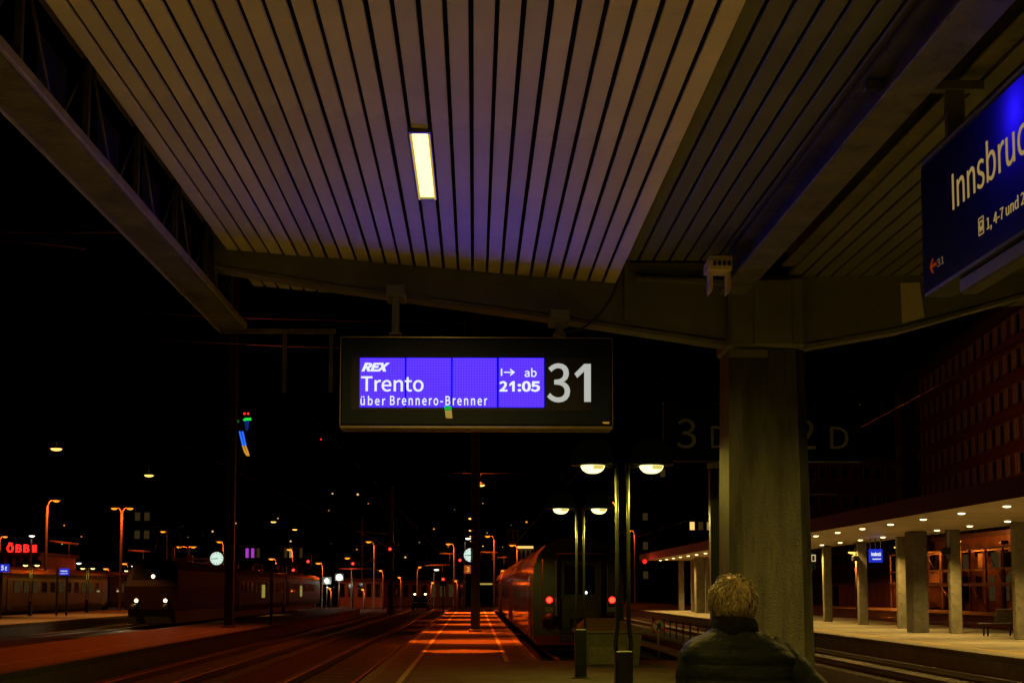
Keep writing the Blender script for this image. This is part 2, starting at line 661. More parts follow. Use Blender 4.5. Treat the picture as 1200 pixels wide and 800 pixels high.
p4 = platform([(-13.3, -12), (-9.3, -12), (-9.3, 110), (-10.2, 128), (-13.3, 128)], M['paving'])
MB().box(-10.45, -10.35, -12, 127, 0, 0.004).build('safety_line', M['line'], p4)
MB().bbox(-9.5, -9.26, -12, 110, -0.14, 0.006, .01).build('coping', M['concrete'], p4)
p5 = platform([(-29.6, 30), (-22, 30), (-22, 116), (-29.6, 118)], M['paving'])
MB().bbox(-22.2, -21.96, 30, 116, -0.14, 0.006, .01).build('coping', M['concrete'], p5)
p2 = platform([(13.1, -12), (21.5, -12), (21.5, 190), (13.1, 190)], M['paving'])
MB().box(13.95, 14.08, -12, 189, 0, 0.004).build('safety_line', mat('yellow_line', (0.70, 0.45, 0.06), 0.6, dirt=0.6, scale=10), p2)
MB().bbox(13.06, 13.4, -12, 190, -0.14, 0.006, .01).build('coping', M['concrete'], p2)
for k in range(52):       # paving courses of the lit platform
    MB().box(14.2, 21.3, 30 + k * 2.5, 30.02 + k * 2.5, 0, 0.003).build('paving_joint', M['darkconcrete'], p2) if k < 30 else None
p1 = platform([(32, 40), (37.6, 40), (37.6, 200), (32, 200)], M['paving'])
MB().bbox(31.95, 32.3, 40, 200, -0.14, 0.006, .01).build('coping', M['concrete'], p1)


def track(xc, y0, y1, single=None, z=-0.38):
    """Two rails on sleepers; sleepers inside `single` are objects of their own."""
    t = thing('track', None, None, (xc, y0, -0.6), kind='structure')
    prof = [(-.07, z - .17), (.07, z - .17), (.07, z - .155), (.012, z - .13), (.012, z - .045), (.036, z - .035), (.036, z - .006), (.028, z),
            (-.028, z), (-.036, z - .006), (-.036, z - .035), (-.012, z - .045), (-.012, z - .13), (-.07, z - .155)]
    for s in (-.7535, .7535):
        MB().prism([(xc + s + a, y0, c) for a, c in prof], (0, y1 - y0, 0)).build('rail', M['rail'], t)
    rest = MB()
    y, first = y0 + .3, None
    while y < min(y1, 150):
        if single and single[0] <= y <= single[1]:
            if first is None:
                first = MB().bbox(xc - 1.3, xc + 1.3, y - .13, y + .13, z - .42, z - .17, .02).build('sleeper', M['sleeper'], t, loc=(xc, y, -.6))
            else:
                again(first, t, (xc, y, -.6))
        else:
            rest.box(xc - 1.3, xc + 1.3, y - .13, y + .13, z - .42, z - .175)
        y += .62
    rest.build('sleeper_bed', M['sleeper'], t, kind='stuff')
    return t


track(-7.3, -12, 320)
track(-3.4, -12, 320)
track(3.2, 36.5, 330)
track(6.9, -12, 330)
track(11.2, -12, 330, (28, 90))
track(-15.6, 20, 330)
track(-19.2, 20, 330)
track(-31.6, 45, 330)
track(24.2, 20, 330)
track(29.4, 20, 330)

# ---------------------------------------------------------------- the canopy over the platform
YB = 11.5
can = thing('platform_canopy', 'slatted platform canopy with tapered cross beam and round concrete pillar overhead', 'canopy', (0, YB, 0))
MB().box(-2.30, 5.4, -8, 13.0, 4.78, 4.84).build('roof_deck', M['roof'], can)
CY0, CY1 = -8.0, 12.9


def slat_mesh(x, y0, y1, z, w, tilt, m, name='slat'):
    mt = Matrix.Translation((x, 0, z)) @ Matrix.Rotation(tilt, 4, 'Y')
    b = MB()
    prof = [(-w / 2, .018), (-w / 2, .003), (-w / 2 + .003, 0), (w / 2 - .003, 0), (w / 2, .003), (w / 2, .018)]
    b.prism([mt @ Vector((a, y0, c)) for a, c in prof], (0, y1 - y0, 0))
    return b.build(name, m, can, loc=(x, (y0 + y1) / 2, z))


f = r = None
tl = math.atan2(.27, 3.25)
for i in range(27):
    x = -1.9865 + .119 * i
    z = EYE.z + 2.77 - (x + 2.08) * (.27 / 3.25)
    if f is None:
        f = slat_mesh(x, CY0, YB - .005, z, .0955, tl, M['slat'])
        r = slat_mesh(x, YB + .235, CY1, z, .0955, tl, M['slat'])
    else:
        again(f, can, (x + random.uniform(-.0018, .0018), (CY0 + YB - .005) / 2, z + random.uniform(-.002, .002)))
        again(r, can, (x, (YB + .235 + CY1) / 2, z + random.uniform(-.0015, .0015)))
f = None
for i in range(8):
    x = 1.245 + .125 * i
    z = 4.275
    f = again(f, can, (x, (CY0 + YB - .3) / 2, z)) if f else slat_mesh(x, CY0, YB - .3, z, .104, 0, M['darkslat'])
f = r = None
for i in range(22):
    x = 2.62 + .125 * i
    z = EYE.z + 2.56 + .022 * (x - 2.6)
    if f is None:
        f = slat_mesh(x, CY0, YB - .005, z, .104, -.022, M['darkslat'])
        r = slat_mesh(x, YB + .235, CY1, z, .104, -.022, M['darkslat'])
    else:
        again(f, can, (x, (CY0 + YB - .005) / 2, z))
        again(r, can, (x, (YB + .235 + CY1) / 2, z))

# cross beam: web and bottom flange, deepest at the pillar
def bp(px, py, Y=YB):
    return at(px, py, Y)


wl = [(250, 274), (735, 316), (735, 308), (862, 308), (862, 399), (780, 387), (640, 366), (388, 332), (250, 309.5)]
MB().prism([bp(*q) for q in wl], (0, .17, 0)).build('cross_beam', M['beam'], can)
wr = [(930, 312), (1055, 312), (1430, 300), (1430, 297), (1200, 349), (1055, 388), (930, 410)]
MB().prism([bp(*q) for q in [(930, 312), (1055, 316), (1400, 300), (1400, 306), (1200, 342), (1055, 382), (930, 404)]], (0, .17, 0)).build('cross_beam', M['beam'], can)
REAR = [(250, 321), (304, 329.5), (388, 343.5), (640, 378), (780, 399), (866, 412)]      # lower rear edge as photographed
f_ = (YB + .20) / (YB - .02)
fr_ = [(x, 690 - (690 - y) * f_) for x, y in REAR]
MB().prism([bp(x, y - 4, YB - .02) for x, y in fr_] + [bp(x, y, YB - .02) for x, y in reversed(fr_)], (0, .22, 0)).build('bottom_flange', M['beam'], can)
REAR2 = [(926, 416), (1055, 394), (1200, 354), (1400, 310)]
fr2 = [(x, 690 - (690 - y) * f_) for x, y in REAR2]
MB().prism([bp(x, y - 4, YB - .02) for x, y in fr2] + [bp(x, y, YB - .02) for x, y in reversed(fr2)], (0, .22, 0)).build('bottom_flange', M['beam'], can)
# stiffeners and splice plates on the web
MB().prism([bp(*q, YB - .001) for q in [(731, 308), (738, 308), (738, 378), (731, 378)]], (0, -.05, 0)).build('stiffener', M['beam'], can)
MB().prism([bp(*q, YB - .001) for q in [(1055, 332), (1077, 331), (1083, 372), (1057, 379)]], (0, -.012, 0)).build('splice_plate', M['plate'], can)
MB().prism([bp(*q, YB - .001) for q in [(374, 302), (505, 313), (505, 344), (374, 327)]], (0, -.010, 0)).build('splice_plate', M['beam'], can)
MB().prism([bp(*q, YB - .001) for q in [(745, 326), (850, 331), (850, 335), (745, 329)]], (0, -.09, 0)).build('web_ledge', M['beam'], can)

# pillar
pc = at(895, 412, YB + .15)
PX, PY = 2.388, YB + .18
b = MB()
rings_ = [(.360, .075, -.02), (.360, .075, .06), (.350, .090, .10), (.346, .094, .6), (.338, .096, 1.4), (.328, .096, 2.4), (.312, .096, 3.56), (.312, .096, 3.595)]
vs, fs = [], []
for hw, ch, z in rings_:
    o_ = [(hw, -hw + ch), (hw, hw - ch), (hw - ch, hw), (-hw + ch, hw), (-hw, hw - ch), (-hw, -hw + ch), (-hw + ch, -hw), (hw - ch, -hw)]
    vs += [(PX + p_[0], PY + p_[1], z) for p_ in o_]
for i in range(len(rings_) - 1):
    fs += [(i * 8 + k, i * 8 + (k + 1) % 8, i * 8 + 8 + (k + 1) % 8, i * 8 + 8 + k) for k in range(8)]
fs += [tuple(range(8))[::-1], tuple(range(len(vs) - 8, len(vs)))]
b.add(vs, fs)
pil = b.build('pillar', M['pillar'], can)
b = MB()
b.bbox(PX - .325, PX + .305, PY - .33, PY + .33, 3.598, 4.20, .03)
b.bbox(PX - .13, PX + .19, PY - .355, PY - .29, 3.62, 4.16, .01)
b.build('pillar_head', M['beam'], can)
b = MB()
b.bbox(PX - .338, PX - .02, PY - .352, PY - .337, 3.52, 3.585, .004)
b.build('pillar_band', M['beam'], can)
# long beams along the platform, right over the pillar row
b = MB()
b.bbox(1.95, 2.17, CY0, YB - .31, 4.0, 4.03, .006)
b.box(2.048, 2.07, CY0, YB - .31, 4.031, 4.42)
b.box(1.955, 2.047, CY0, YB - .31, 4.20, 4.225)
b.bbox(1.95, 2.17, CY0, YB - .31, 4.421, 4.45, .006)
b.build('long_beam', M['peel'], can)
b = MB()
b.bbox(2.46, 2.58, CY0, YB - .31, 4.23, 4.25, .004)
b.box(2.51, 2.53, CY0, YB - .31, 4.251, 4.5)
b.build('long_beam', M['peel'], can)

# edge girder hung along the left edge of the roof
eg = MB()
eg.box(-2.335, -2.105, CY0, 12.92, 4.005, 4.02)
eg.build('edge_girder', M['girder'], can)
lip = MB()
lip.bbox(-2.115, -2.085, CY0, 12.92, 4.02, 4.075, .004)
lip.bbox(-2.345, -2.325, CY0, 12.92, 3.99, 4.11, .004)
lip.build('girder_lip', mat('girder_lip_highlight', (0.27, 0.22, 0.12), 0.45, var=0.2, scale=5, dirt=0.4), can)  # paler colour imitates the highlight along the girder lip
MB().bbox(-2.25, -2.17, CY0, 12.92, 4.66, 4.72, .004).build('top_chord', M['girder'], can)
post = diag = dia2 = None
for k in range(17):
    y = 12.75 - 1.2 * k
    if post is None:
        post = MB().bbox(-2.235, -2.195, y - .02, y + .02, 4.02, 4.66, .004).build('girder_post', M['girder'], can, loc=(-2.2, y, 4.0))
        diag = MB().tube([(-2.2, y - .05, 4.64), (-2.2, y - .62, 4.04)], .012, 6).build('girder_brace', M['girder'], can, loc=(-2.2, y, 4.0))
        dia2 = MB().tube([(-2.2, y - .62, 4.04), (-2.2, y - 1.15, 4.64)], .012, 6).build('girder_brace', M['girder'], can, loc=(-2.2, y, 4.0))
        pan = MB().box(-2.33, -2.322, y - .56, y - .03, 4.115, 4.60).build('fascia_panel', M['fascia'], can, loc=(-2.33, y, 4.0))
    else:
        again(post, can, (-2.2, y, 4.0))
        again(diag, can, (-2.2, y, 4.0))
        again(dia2, can, (-2.2, y, 4.0))
        again(pan, can, (-2.33, y, 4.0))
b = MB()
b.bbox(-2.34, -1.28, 12.925, 12.965, 3.985, 4.03, .004)
er = b.build('end_rail', M['girder'], can)
for x in (-1.745, -1.32):
    MB().bbox(x - .018, x + .018, 12.93, 12.96, 3.44, 3.984, .003).build('hanger_post', M['girder'], er)

# ---------------------------------------------------------------- ceiling lights
def ceiling_light(x, y, label, first=None):
    z = EYE.z + 2.77 - (x + 2.08) * (.27 / 3.25) - .004
    t = thing('ceiling_light', label, 'ceiling light', (x, y, z))
    L, W = 1.33, .090
    b = MB()
    b.box(x - W / 2 - .018, x - W / 2 - .001, y - L / 2 - .02, y + L / 2 + .02, z - .020, z + .05)
    b.box(x + W / 2 + .001, x + W / 2 + .018, y - L / 2 - .02, y + L / 2 + .02, z - .020, z + .05)
    b.box(x - W / 2 - .018, x + W / 2 + .018, y - L / 2 - .05, y - L / 2 - .021, z - .020, z + .05)
    b.box(x - W / 2 - .018, x + W / 2 + .018, y + L / 2 + .021, y + L / 2 + .05, z - .020, z + .05)
    b.build('frame', M['goldedge'], t)
    MB().box(x - W / 2, x + W / 2, y - L / 2 - .02, y + L / 2 + .02, z - .006, z + .01).build('diffuser', M['g_tube'], t)
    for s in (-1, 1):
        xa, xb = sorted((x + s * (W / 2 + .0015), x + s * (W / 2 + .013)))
        MB().box(xa, xb, y - L / 2 - .02, y + L / 2 + .02, z - .024, z - .0205).build('lip_glow', M['g_lipglow'], t)  # glowing strip imitates tube light caught on the frame lip
    lamp('AREA', 'tube_lamp', (x, y, z - .022), P_TUBE, WARM, t, size=W, size_y=L, spread=R(150), aim=(0, 0, -1))
    return t


P_TUBE = 195
CLY = (atz(486, 230, 4.27).y + atz(480, 153, 4.27).y) / 2
ceiling_light(-.3205, CLY, 'bright strip light set between the ceiling slats')
ceiling_light(-.3205, 3.4, 'strip light in the slats over the near platform')
ceiling_light(-.3205, -2.1, 'strip light in the slats behind the viewer')
ceiling_light(4.4, 8.2, 'strip light in the slats right of the blue station sign')
ceiling_light(4.4, 2.0, 'strip light over the platform edge behind the station sign')

# ---------------------------------------------------------------- departure board
YD = 11.1
bd = thing('departure_board', 'wide black departure board with lit violet screen and number 31', 'display board', at(558, 500, YD + .1))


def quad(px0, py0, px1, py1, Y, thick=.006, b=None):
    a, c = at(px0, py0, Y), at(px1, py1, Y)
    return (b or MB()).box(min(a.x, c.x), max(a.x, c.x), Y, Y + thick, min(a.z, c.z), max(a.z, c.z))


a, c = at(400, 395.5, YD), at(717.5, 499, YD)
MB().bbox(a.x, c.x, YD, YD + .24, c.z, a.z, .012).build('casing', M['casing'], bd)
b = MB()
e = .006
b.box(a.x - e, c.x + e, YD - .006, YD + .05, a.z + .001, a.z + e + .003)
b.box(a.x - e, a.x - .001, YD - .006, YD + .05, c.z, a.z)
b.box(c.x + .001, c.x + e, YD - .006, YD + .05, c.z, a.z)
b.build('edge_trim', M['goldedge'], bd)
MB().bbox(a.x - .008, c.x + .008, YD - .012, YD + .25, c.z - .026, c.z - .002, .008).build('bottom_ledge', M['goldedge'], bd)
q = at(412, 418, YD), at(693, 481, YD)
MB().box(q[0].x, q[1].x, YD - .003, YD - .0004, q[1].z, q[0].z).build('screen_surround', mat('surround', (0.008, 0.007, 0.012), 0.5, spec=0.1), bd)
for x0, x1 in ((422.2, 473.9), (476.7, 528.1), (530.9, 581.9), (584.9, 637.2)):
    p0, p1 = at(x0, 419.5, YD), at(x1, 477, YD)
    MB().box(p0.x, p1.x, YD - .007, YD - .0035, p1.z, p0.z).build('screen_panel', M['lcd'], bd, loc=(p0.x, YD - .0035, p0.z))
X1, Z1 = (1, 0, 0), (0, 0, 1)


def btext(s, px0, pyt, px1, pyb, m, name='screen_text', **k):
    lo, hi = at(px0, pyb, YD - .0075), at(px1, pyt, YD - .0075)
    return text(s, name, m, bd, lo, X1, Z1, hi.x - lo.x, hi.z - lo.z, depth=.0015, **k)


btext('REX', 423.5, 425.0, 457.0, 435.0, M['g_text'], shear=.32, offset=.022)
btext('Trento', 423, 441, 496.5, 458.5, M['g_text'], offset=.004)
btext('über', 422.4, 463.6, 451.6, 474.6, M['g_text'], spacing=1.12, offset=.006)
btext('Brennero-Brenner', 457, 464.0, 571, 474.6, M['g_text'], spacing=1.12, offset=.006)
btext('ab', 614.8, 431.2, 628.8, 441.5, M['g_text'], offset=.004)
btext('2', 585, 446.4, 594.6, 458.6, M['g_text'], offset=.014)
btext(':05', 606.6, 446.4, 632.8, 458.8, M['g_text'], offset=.014)
MB().prism([at(x, y, YD - .009) for x, y in ((597.0, 449.6), (600.6, 446.4), (603.2, 446.4), (603.2, 458.5), (600.2, 458.5), (600.2, 450.4), (597.0, 452.6))], (0, .0015, 0)).build('screen_text', M['g_text'], bd)
b = MB()
for (x0, y0, x1, y1) in ((586.9, 431.8, 588.6, 440.2), (590.5, 435.3, 602.0, 436.7)):
    quad(x0, y0, x1, y1, YD - .009, .0015, b)
pts = [(597.8, 431.6), (603.6, 436.0), (597.8, 440.4), (597.8, 438.4), (600.9, 436.0), (597.8, 433.6)]
b.prism([at(x, y, YD - .009) for x, y in pts], (0, .0015, 0))
b.build('screen_arrow', M['g_text'], bd)
lo, hi = at(641.2, 471.3, YD - .006), at(668, 425.6, YD - .006)
text('3', 'track_number', M['g_num'], bd, lo, X1, Z1, hi.x - lo.x, hi.z - lo.z, depth=.002, offset=.004)
MB().prism([at(x, y, YD - .006) for x, y in ((673.2, 437.6), (684.6, 426.2), (692.4, 426.2), (692.4, 470.6), (684.6, 470.6), (684.6, 435.0), (676.4, 442.6))], (0, .003, 0)).build('track_number', M['g_num'], bd)
quad(706.5, 494, 714, 496.3, YD - .003, .0025).build('maker_plate', mat('maker_plate_paint', (0.6, 0.4, 0.1), 0.4), bd)
MB().prism([at(*p, YD - .010) for p in ((520.6, 475.4), (529.2, 475.4), (529.4, 480.0), (521.0, 480.0))], (0, .0022, 0)).build('green_sticker', glow('sticker_green_glow', (0.01, .55, .05), .8), bd)  # sticker glows by itself, standing in for light on it
MB().prism([at(*p, YD - .004) for p in ((521.2, 480.2), (529.4, 480.2), (530.2, 490.0), (522.4, 489.6))], (0, .0030, 0)).build('paper_tag', M['dimprint'], bd)
for px, t0 in ((464, 337), (655.5, 366)):
    h0 = at(px, t0, YD + .12)
    top = at(px, 394, YD + .12)
    m_ = MB()
    m_.bbox(h0.x - .030, h0.x + .030, YD + .07, YD + .15, top.z + .004, h0.z - .02, .006)
    m_.bbox(h0.x - .05, h0.x + .05, YD + .05, YD + .18, top.z + .003, top.z + .022, .004)
    hp = m_.build('hanger', M['beam'], bd)
    MB().bbox(h0.x - .080, h0.x + .080, YD + .03, YD + .36, h0.z - .085, h0.z + .012, .010).build('clamp', M['beam'], hp)
# cable dropping from the ceiling to the board
cp = [at(x, y, YB - .03) for x, y in ((724, 322), (722, 336), (716, 350), (706, 364), (695, 376), (682, 385), (668, 388), (657, 386), (654, 392))]
MB().tube(cp, .011, 6).build('power_cable', M['cable'], None, 'thin dark cable looping from the ceiling to the departure board', 'cable')

# ---------------------------------------------------------------- fork bracket by the pillar head
YF = 10.4
fb = thing('fork_bracket', 'pale two-legged bracket hanging under the dark slats beside the pillar head', 'bracket', at(844, 303, YF))
def fq(b, x0, y0, x1, y1, t0, t1):
    p0, p1 = at(x0, y0, YF), at(x1, y1, YF)
    b.bbox(p0.x, p1.x, YF + t0, YF + t1, p1.z, p0.z, .004)
b = MB()
fq(b, 831, 300, 858, 305, -.02, .16)
fq(b, 828.5, 305.2, 857, 317.5, -.04, .17)
b.build('bracket_head', M['bracket'], fb)
for x in (0, 21):
    b = MB()
    fq(b, 831 + x, 317.6, 833 + x, 343, 0, .12)
    fq(b, 833.1 + x, 317.6, 835 + x, 341, .02, .12)
    fq(b, 835.1 + x, 317.6, 836.8 + x, 338, .04, .12)
    b.build('leg', M['bracket'], fb)
for k in range(4):
    b = MB()
    fq(b, 834.5 + 5.6 * k, 306.8, 838.6 + 5.6 * k, 312.5, -.043, -.041)
    b.build('slot', M['darkmetal'], fb)

# ---------------------------------------------------------------- station sign on the right
SX = 2.34
sg = thing('station_sign', 'large dark blue hanging station sign lettered Innsbruck at right', 'sign', (SX + .07, 5.0, 3.84))
sy1 = atx(1079, 200, SX).y
SZ0, SZ1, SY0 = 3.185, 3.842, 2.6
MB().box(SX, SX + .004, SY0, sy1, SZ0, SZ1).build('front_panel', M['signblue'], sg)
b = MB()
b.box(SX + .005, SX + .15, SY0, sy1, SZ1 + .001, SZ1 + .02)
b.box(SX + .005, SX + .15, SY0, sy1, SZ0 - .02, SZ0 - .001)
b.box(SX + .005, SX + .15, sy1 - .016, sy1 - .001, SZ0, SZ1)
b.box(SX + .005, SX + .15, SY0, SY0 + .015, SZ0, SZ1)
b.box(SX + .13, SX + .149, SY0 + .016, sy1 - .017, SZ0, SZ1)
b.build('casing', M['black'], sg)
MB().box(SX - .006, SX + .155, SY0, sy1 + .004, SZ1 + .021, SZ1 + .032).build('top_trim', M['galv'], sg)
MB().bbox(SX + .03, SX + .12, SY0, sy1 - .45, SZ0 - .10, SZ0 - .021, .01).build('bottom_rail', M['darkmetal'], sg)
TX = (0, -1, 0)


def stext(s, P0, P1, m, z0=None, name='lettering', **k):
    """P0 lower left, P1 upper right, photograph pixels on the sign plane."""
    a_, b_ = atx(*P0, SX - .003), atx(*P1, SX - .003)
    return text(s, name, m, sg, (SX - .001, a_.y, a_.z), TX, Z1, a_.y - b_.y, b_.z - a_.z, depth=.002, **k)


ia = atx(1117, 247, SX)
ib = atx(1115, 203, SX)
cap = .325
# "Innsbruck Hbf": the visible part runs from I to the second c at the picture's edge
cend = atx(1203, 168, SX)
wfull = (ia.y - cend.y)
text('Innsbruck', 'lettering', M['g_warmtext'], sg, (SX - .001, ia.y, ia.z), TX, Z1, wfull * 1.155, (ib.z - ia.z) * 1.02, depth=.002)
la, lb = atx(1157, 270, SX), atx(1157, 253, SX)
text('1, 4-7 und 2', 'lettering', M['g_warmtext'], sg, (SX - .001, la.y, la.z - .01), TX, Z1, .45, (lb.z - la.z) * 1.05, depth=.002)
na, nb_ = atx(1098.5, 313.5, SX), atx(1105, 297, SX)
text('31', 'lettering', M['g_warmdim'], sg, (SX - .001, na.y, na.z), TX, Z1, .105, nb_.z - na.z - .012, depth=.002)
ar = atx(1090, 314, SX)
u = .05
b = MB()
b.prism([(SX - .003, ar.y - s * u * 1.3, ar.z + t * u) for s, t in ((0, 0), (.62, .75), (.92, .75), (.5, .16), (1.6, .16), (1.6, -.16), (.5, -.16), (.92, -.75), (.62, -.75))], (.002, 0, 0))
b.build('arrow', M['g_arrow'], sg)
ca, cb_ = atx(1147.5, 277, SX), atx(1156, 257, SX)
icw, ich = .066, .082
b = MB()
y0, z0 = ca.y, ca.z
for (s0, s1, t0, t1) in ((0, 1, 0, .05), (0, 1, .95, 1), (0, .06, .05, .95), (.94, 1, .05, .95),
                         (.2, .8, .72, .80), (.2, .28, .30, .72), (.72, .8, .30, .72), (.28, .72, .30, .46), (.25, .38, .18, .28), (.62, .75, .18, .28)):
    b.box(SX - .003, SX - .001, y0 - s1 * icw, y0 - s0 * icw, z0 + t0 * ich, z0 + t1 * ich)
b.build('bus_icon', M['g_warmtext'], sg)
hot = atx(1192, 118, SX)
lamp('POINT', 'sign_tube', (SX + .085, hot.y + .03, hot.z - .03), 1.7, (.75, .75, 1.0), sg, size=.03)
lamp('POINT', 'sign_tube', (SX + .10, hot.y - 1.6, hot.z - .02), .15, (.75, .75, 1.0), sg, size=.03)
for y in (6.9, 4.0):
    b = MB()
    b.bbox(1.95, 2.55, y - .03, y + .03, 4.14, 4.19, .004)
    b.bbox(SX + .02, SX + .11, y - .025, y + .025, SZ1 + .033, 4.139, .004)
    b.build('hanger', M['beam'], sg)

# ---------------------------------------------------------------- twin lamp posts
def twin_lamp(loc, label, power, rot=0.0, group='twin-headed lamp posts'):
    x, y, z = loc
    t = thing('twin_lamp_post', label, 'lamp post', loc, group)
    b = MB()
    b.bbox(x - .105, x + .105, y - .10, y + .10, z, z + .91, .012)
    b.bbox(x - .16, x + .16, y - .15, y + .15, z, z + .02, .004)
    b.build('base_box', M['darkmetal'], t)
    for s in (-1, 1):
        b = MB()
        b.tube([(x + s * .085, y, z + .88), (x + s * .095, y, z + 1.0), (x + s * .070, y, z + 1.20), (x + s * .066, y, z + 1.4), (x + s * .066, y, z + 3.20)], .027, 10)
        b.build('pole', M['postmetal'], t)
    MB().tube([(x - .067, y, z + 2.35), (x + .067, y, z + 2.35)], .016, 8).build('spacer', M['postmetal'], t)
    for s in (-1, 1):
        hx = x + s * .36
        hz = z + 3.165
        b = MB()
        b.lathe([(.02, .012), (.262, .008), (.266, 0), (.262, -.008), (.15, -.012)], (hx, y, hz), 32)
        h = b.build('lamp_rim', M['postmetal'], t)
        b = MB()
        b.lathe([(.266, .012), (.262, .09), (.235, .19), (.18, .27), (.10, .315), (.02, .33)], (hx, y, hz), 28)
        b.build('dome', M['dome'], h)
        b = MB()
        b.lathe([(.148, -.013), (.143, -.035), (.125, -.065), (.09, -.092), (.05, -.105), (.004, -.108)], (hx, y, hz), 28)
        b.build('glass_bowl', M['g_bowl'], h)
        b = MB()
        for k in range(9):          # control gear showing dimmer behind the glass, wrapped on the bowl's front
            a0, a1 = R(-92 + k * 7), R(-92 + (k + 1) * 7)
            pr = [(.151, -.016), (.1465, -.036), (.133, -.060)]
            for (r0, z0), (r1, z1) in zip(pr, pr[1:]):
                b.add([(hx + r0 * math.cos(a0), y + r0 * math.sin(a0), hz + z0), (hx + r0 * math.cos(a1), y + r0 * math.sin(a1), hz + z0),
                       (hx + r1 * math.cos(a1), y + r1 * math.sin(a1), hz + z1), (hx + r1 * math.cos(a0), y + r1 * math.sin(a0), hz + z1)], [(0, 1, 2, 3)])
        b.build('control_gear', M['g_boxy'], h)
        MB().tube([(x + s * .066, y, z + 3.13), (hx - s * .10, y, z + 3.16)], .016, 8).build('arm', M['postmetal'], t)
        if power:
            lamp('SPOT', 'bowl_lamp', (hx, y, hz - .14), power * .50, LAMPY, t, size=.08, angle=R(178), blend=.04, aim=(0, 0, -1))
            lamp('POINT', 'dome_fill', (hx, y, hz + .05), power * .002, LAMPY, t, size=.03)  # added weak lamp that gives the dome a faint glow
    return t


P_POST = 130
twin_lamp((at(730, 690, 17.3).x, 17.3, 0), 'nearer and taller looking of the two twin-headed lamp posts by the train', P_POST)
twin_lamp((at(680, 690, 26.7).x, 26.7, 0), 'twin-headed lamp post farther off, in front of the coach end', P_POST)

# ---------------------------------------------------------------- grit bin, no-crossing sign, buffer
bx0, bx1, by0, by1 = at(677, 740, 31.2).x, at(754, 740, 31.2).x, 31.2, 32.6
bn = thing('grit_bin', 'pale box-shaped bin with overhanging sloped lid before the train', 'bin', ((bx0 + bx1) / 2, 31.9, 0))
b = MB()
cx = (bx0 + bx1) / 2
ins = .10
w0 = (bx1 - bx0) / 2
vs = [(cx - w0 + ins, by0 + .08, 0), (cx + w0 - ins, by0 + .08, 0), (cx + w0 - ins, by1 - .08, 0), (cx - w0 + ins, by1 - .08, 0),
      (cx - w0 + .03, by0 + .02, .70), (cx + w0 - .03, by0 + .02, .70), (cx + w0 - .03, by1 - .02, .70), (cx - w0 + .03, by1 - .02, .70)]
b.add(vs, [(0, 3, 2, 1), (0, 1, 5, 4), (1, 2, 6, 5), (2, 3, 7, 6), (3, 0, 4, 7)])
b.build('body', M['bin'], bn)
b = MB()
b.prism([(cx - w0 + .27, by0 + .055, .02), (cx + w0 - .42, by0 + .055, .02), (cx + w0 - .38, by0 + .030, .40), (cx - w0 + .25, by0 + .030, .40)], (0, -.012, 0))
b.build('front_recess', mat('bin_recess', (0.24, 0.21, 0.10), 0.6, dirt=.5), bn)
for s in (-.62, .34):
    MB().bbox(cx + s, cx + s + .05, by0 - .012, by0 + .06, 0, .42, .006).build('rib', M['bin'], bn)
b = MB()
vs = [(cx - w0 - .02, by0 - .03, .70), (cx + w0 + .02, by0 - .03, .70), (cx + w0 + .02, by1 + .03, .70), (cx - w0 - .02, by1 + .03, .70),
      (cx - w0 - .02, by0 - .03, .745), (cx + w0 + .02, by0 - .03, .745), (cx + w0 + .02, by1 + .03, .77), (cx - w0 - .02, by1 + .03, .77),
      (cx - w0 + .28, by0 + .95, 1.0), (cx + w0 - .50, by0 + .95, 1.0), (cx + w0 - .50, by1 - .1, 1.0), (cx - w0 + .28, by1 - .1, 1.0)]
b.add(vs, [(0, 3, 2, 1), (0, 1, 5, 4), (1, 2, 6, 5), (2, 3, 7, 6), (3, 0, 4, 7), (4, 5, 9, 8), (5, 6, 10, 9), (6, 7, 11, 10), (7, 4, 8, 11), (8, 9, 10, 11)])
b.build('lid', M['bin'], bn)

np_ = at(771.5, 733, 32.8)
ns = thing('no_crossing_sign', 'round white no-crossing sign on a short post beside the track end', 'sign', (np_.x, 32.8, 0))
MB().tube([(np_.x, 32.83, 0), (np_.x, 32.83, np_.z + .1)], .022, 8).build('post', M['galv'], ns)
MB().tube([(np_.x, 32.80, np_.z), (np_.x, 32.785, np_.z)], .165, 24).build('disc', M['offwhite'], ns)
b = MB()
for k in range(24):
    a0, a1 = 2 * PI * k / 24, 2 * PI * (k + 1) / 24
    b.add([(np_.x + q * math.cos(a), 32.782, np_.z + q * math.sin(a)) for q, a in ((.13, a0), (.165, a0), (.165, a1), (.13, a1))], [(0, 1, 2, 3)])
b.prism([(np_.x - .115, 32.782, np_.z + .09), (np_.x - .09, 32.782, np_.z + .115), (np_.x + .115, 32.782, np_.z - .09), (np_.x + .09, 32.782, np_.z - .115)], (0, -.002, 0))
b.build('red_ring', M['redpaint'], ns)
b = MB()
b.ball((np_.x + .02, 32.781, np_.z + .075), (.022, .002, .022))
b.prism([(np_.x + a_, 32.7795, np_.z + c_) for a_, c_ in ((-.03, .05), (.05, .055), (.06, -.02), (.035, -.02), (.06, -.11), (.03, -.11), (.005, -.04), (-.03, -.10), (-.055, -.09), (-.02, -.01))], (0, .003, 0))
b.build('figure', M['black'], ns)

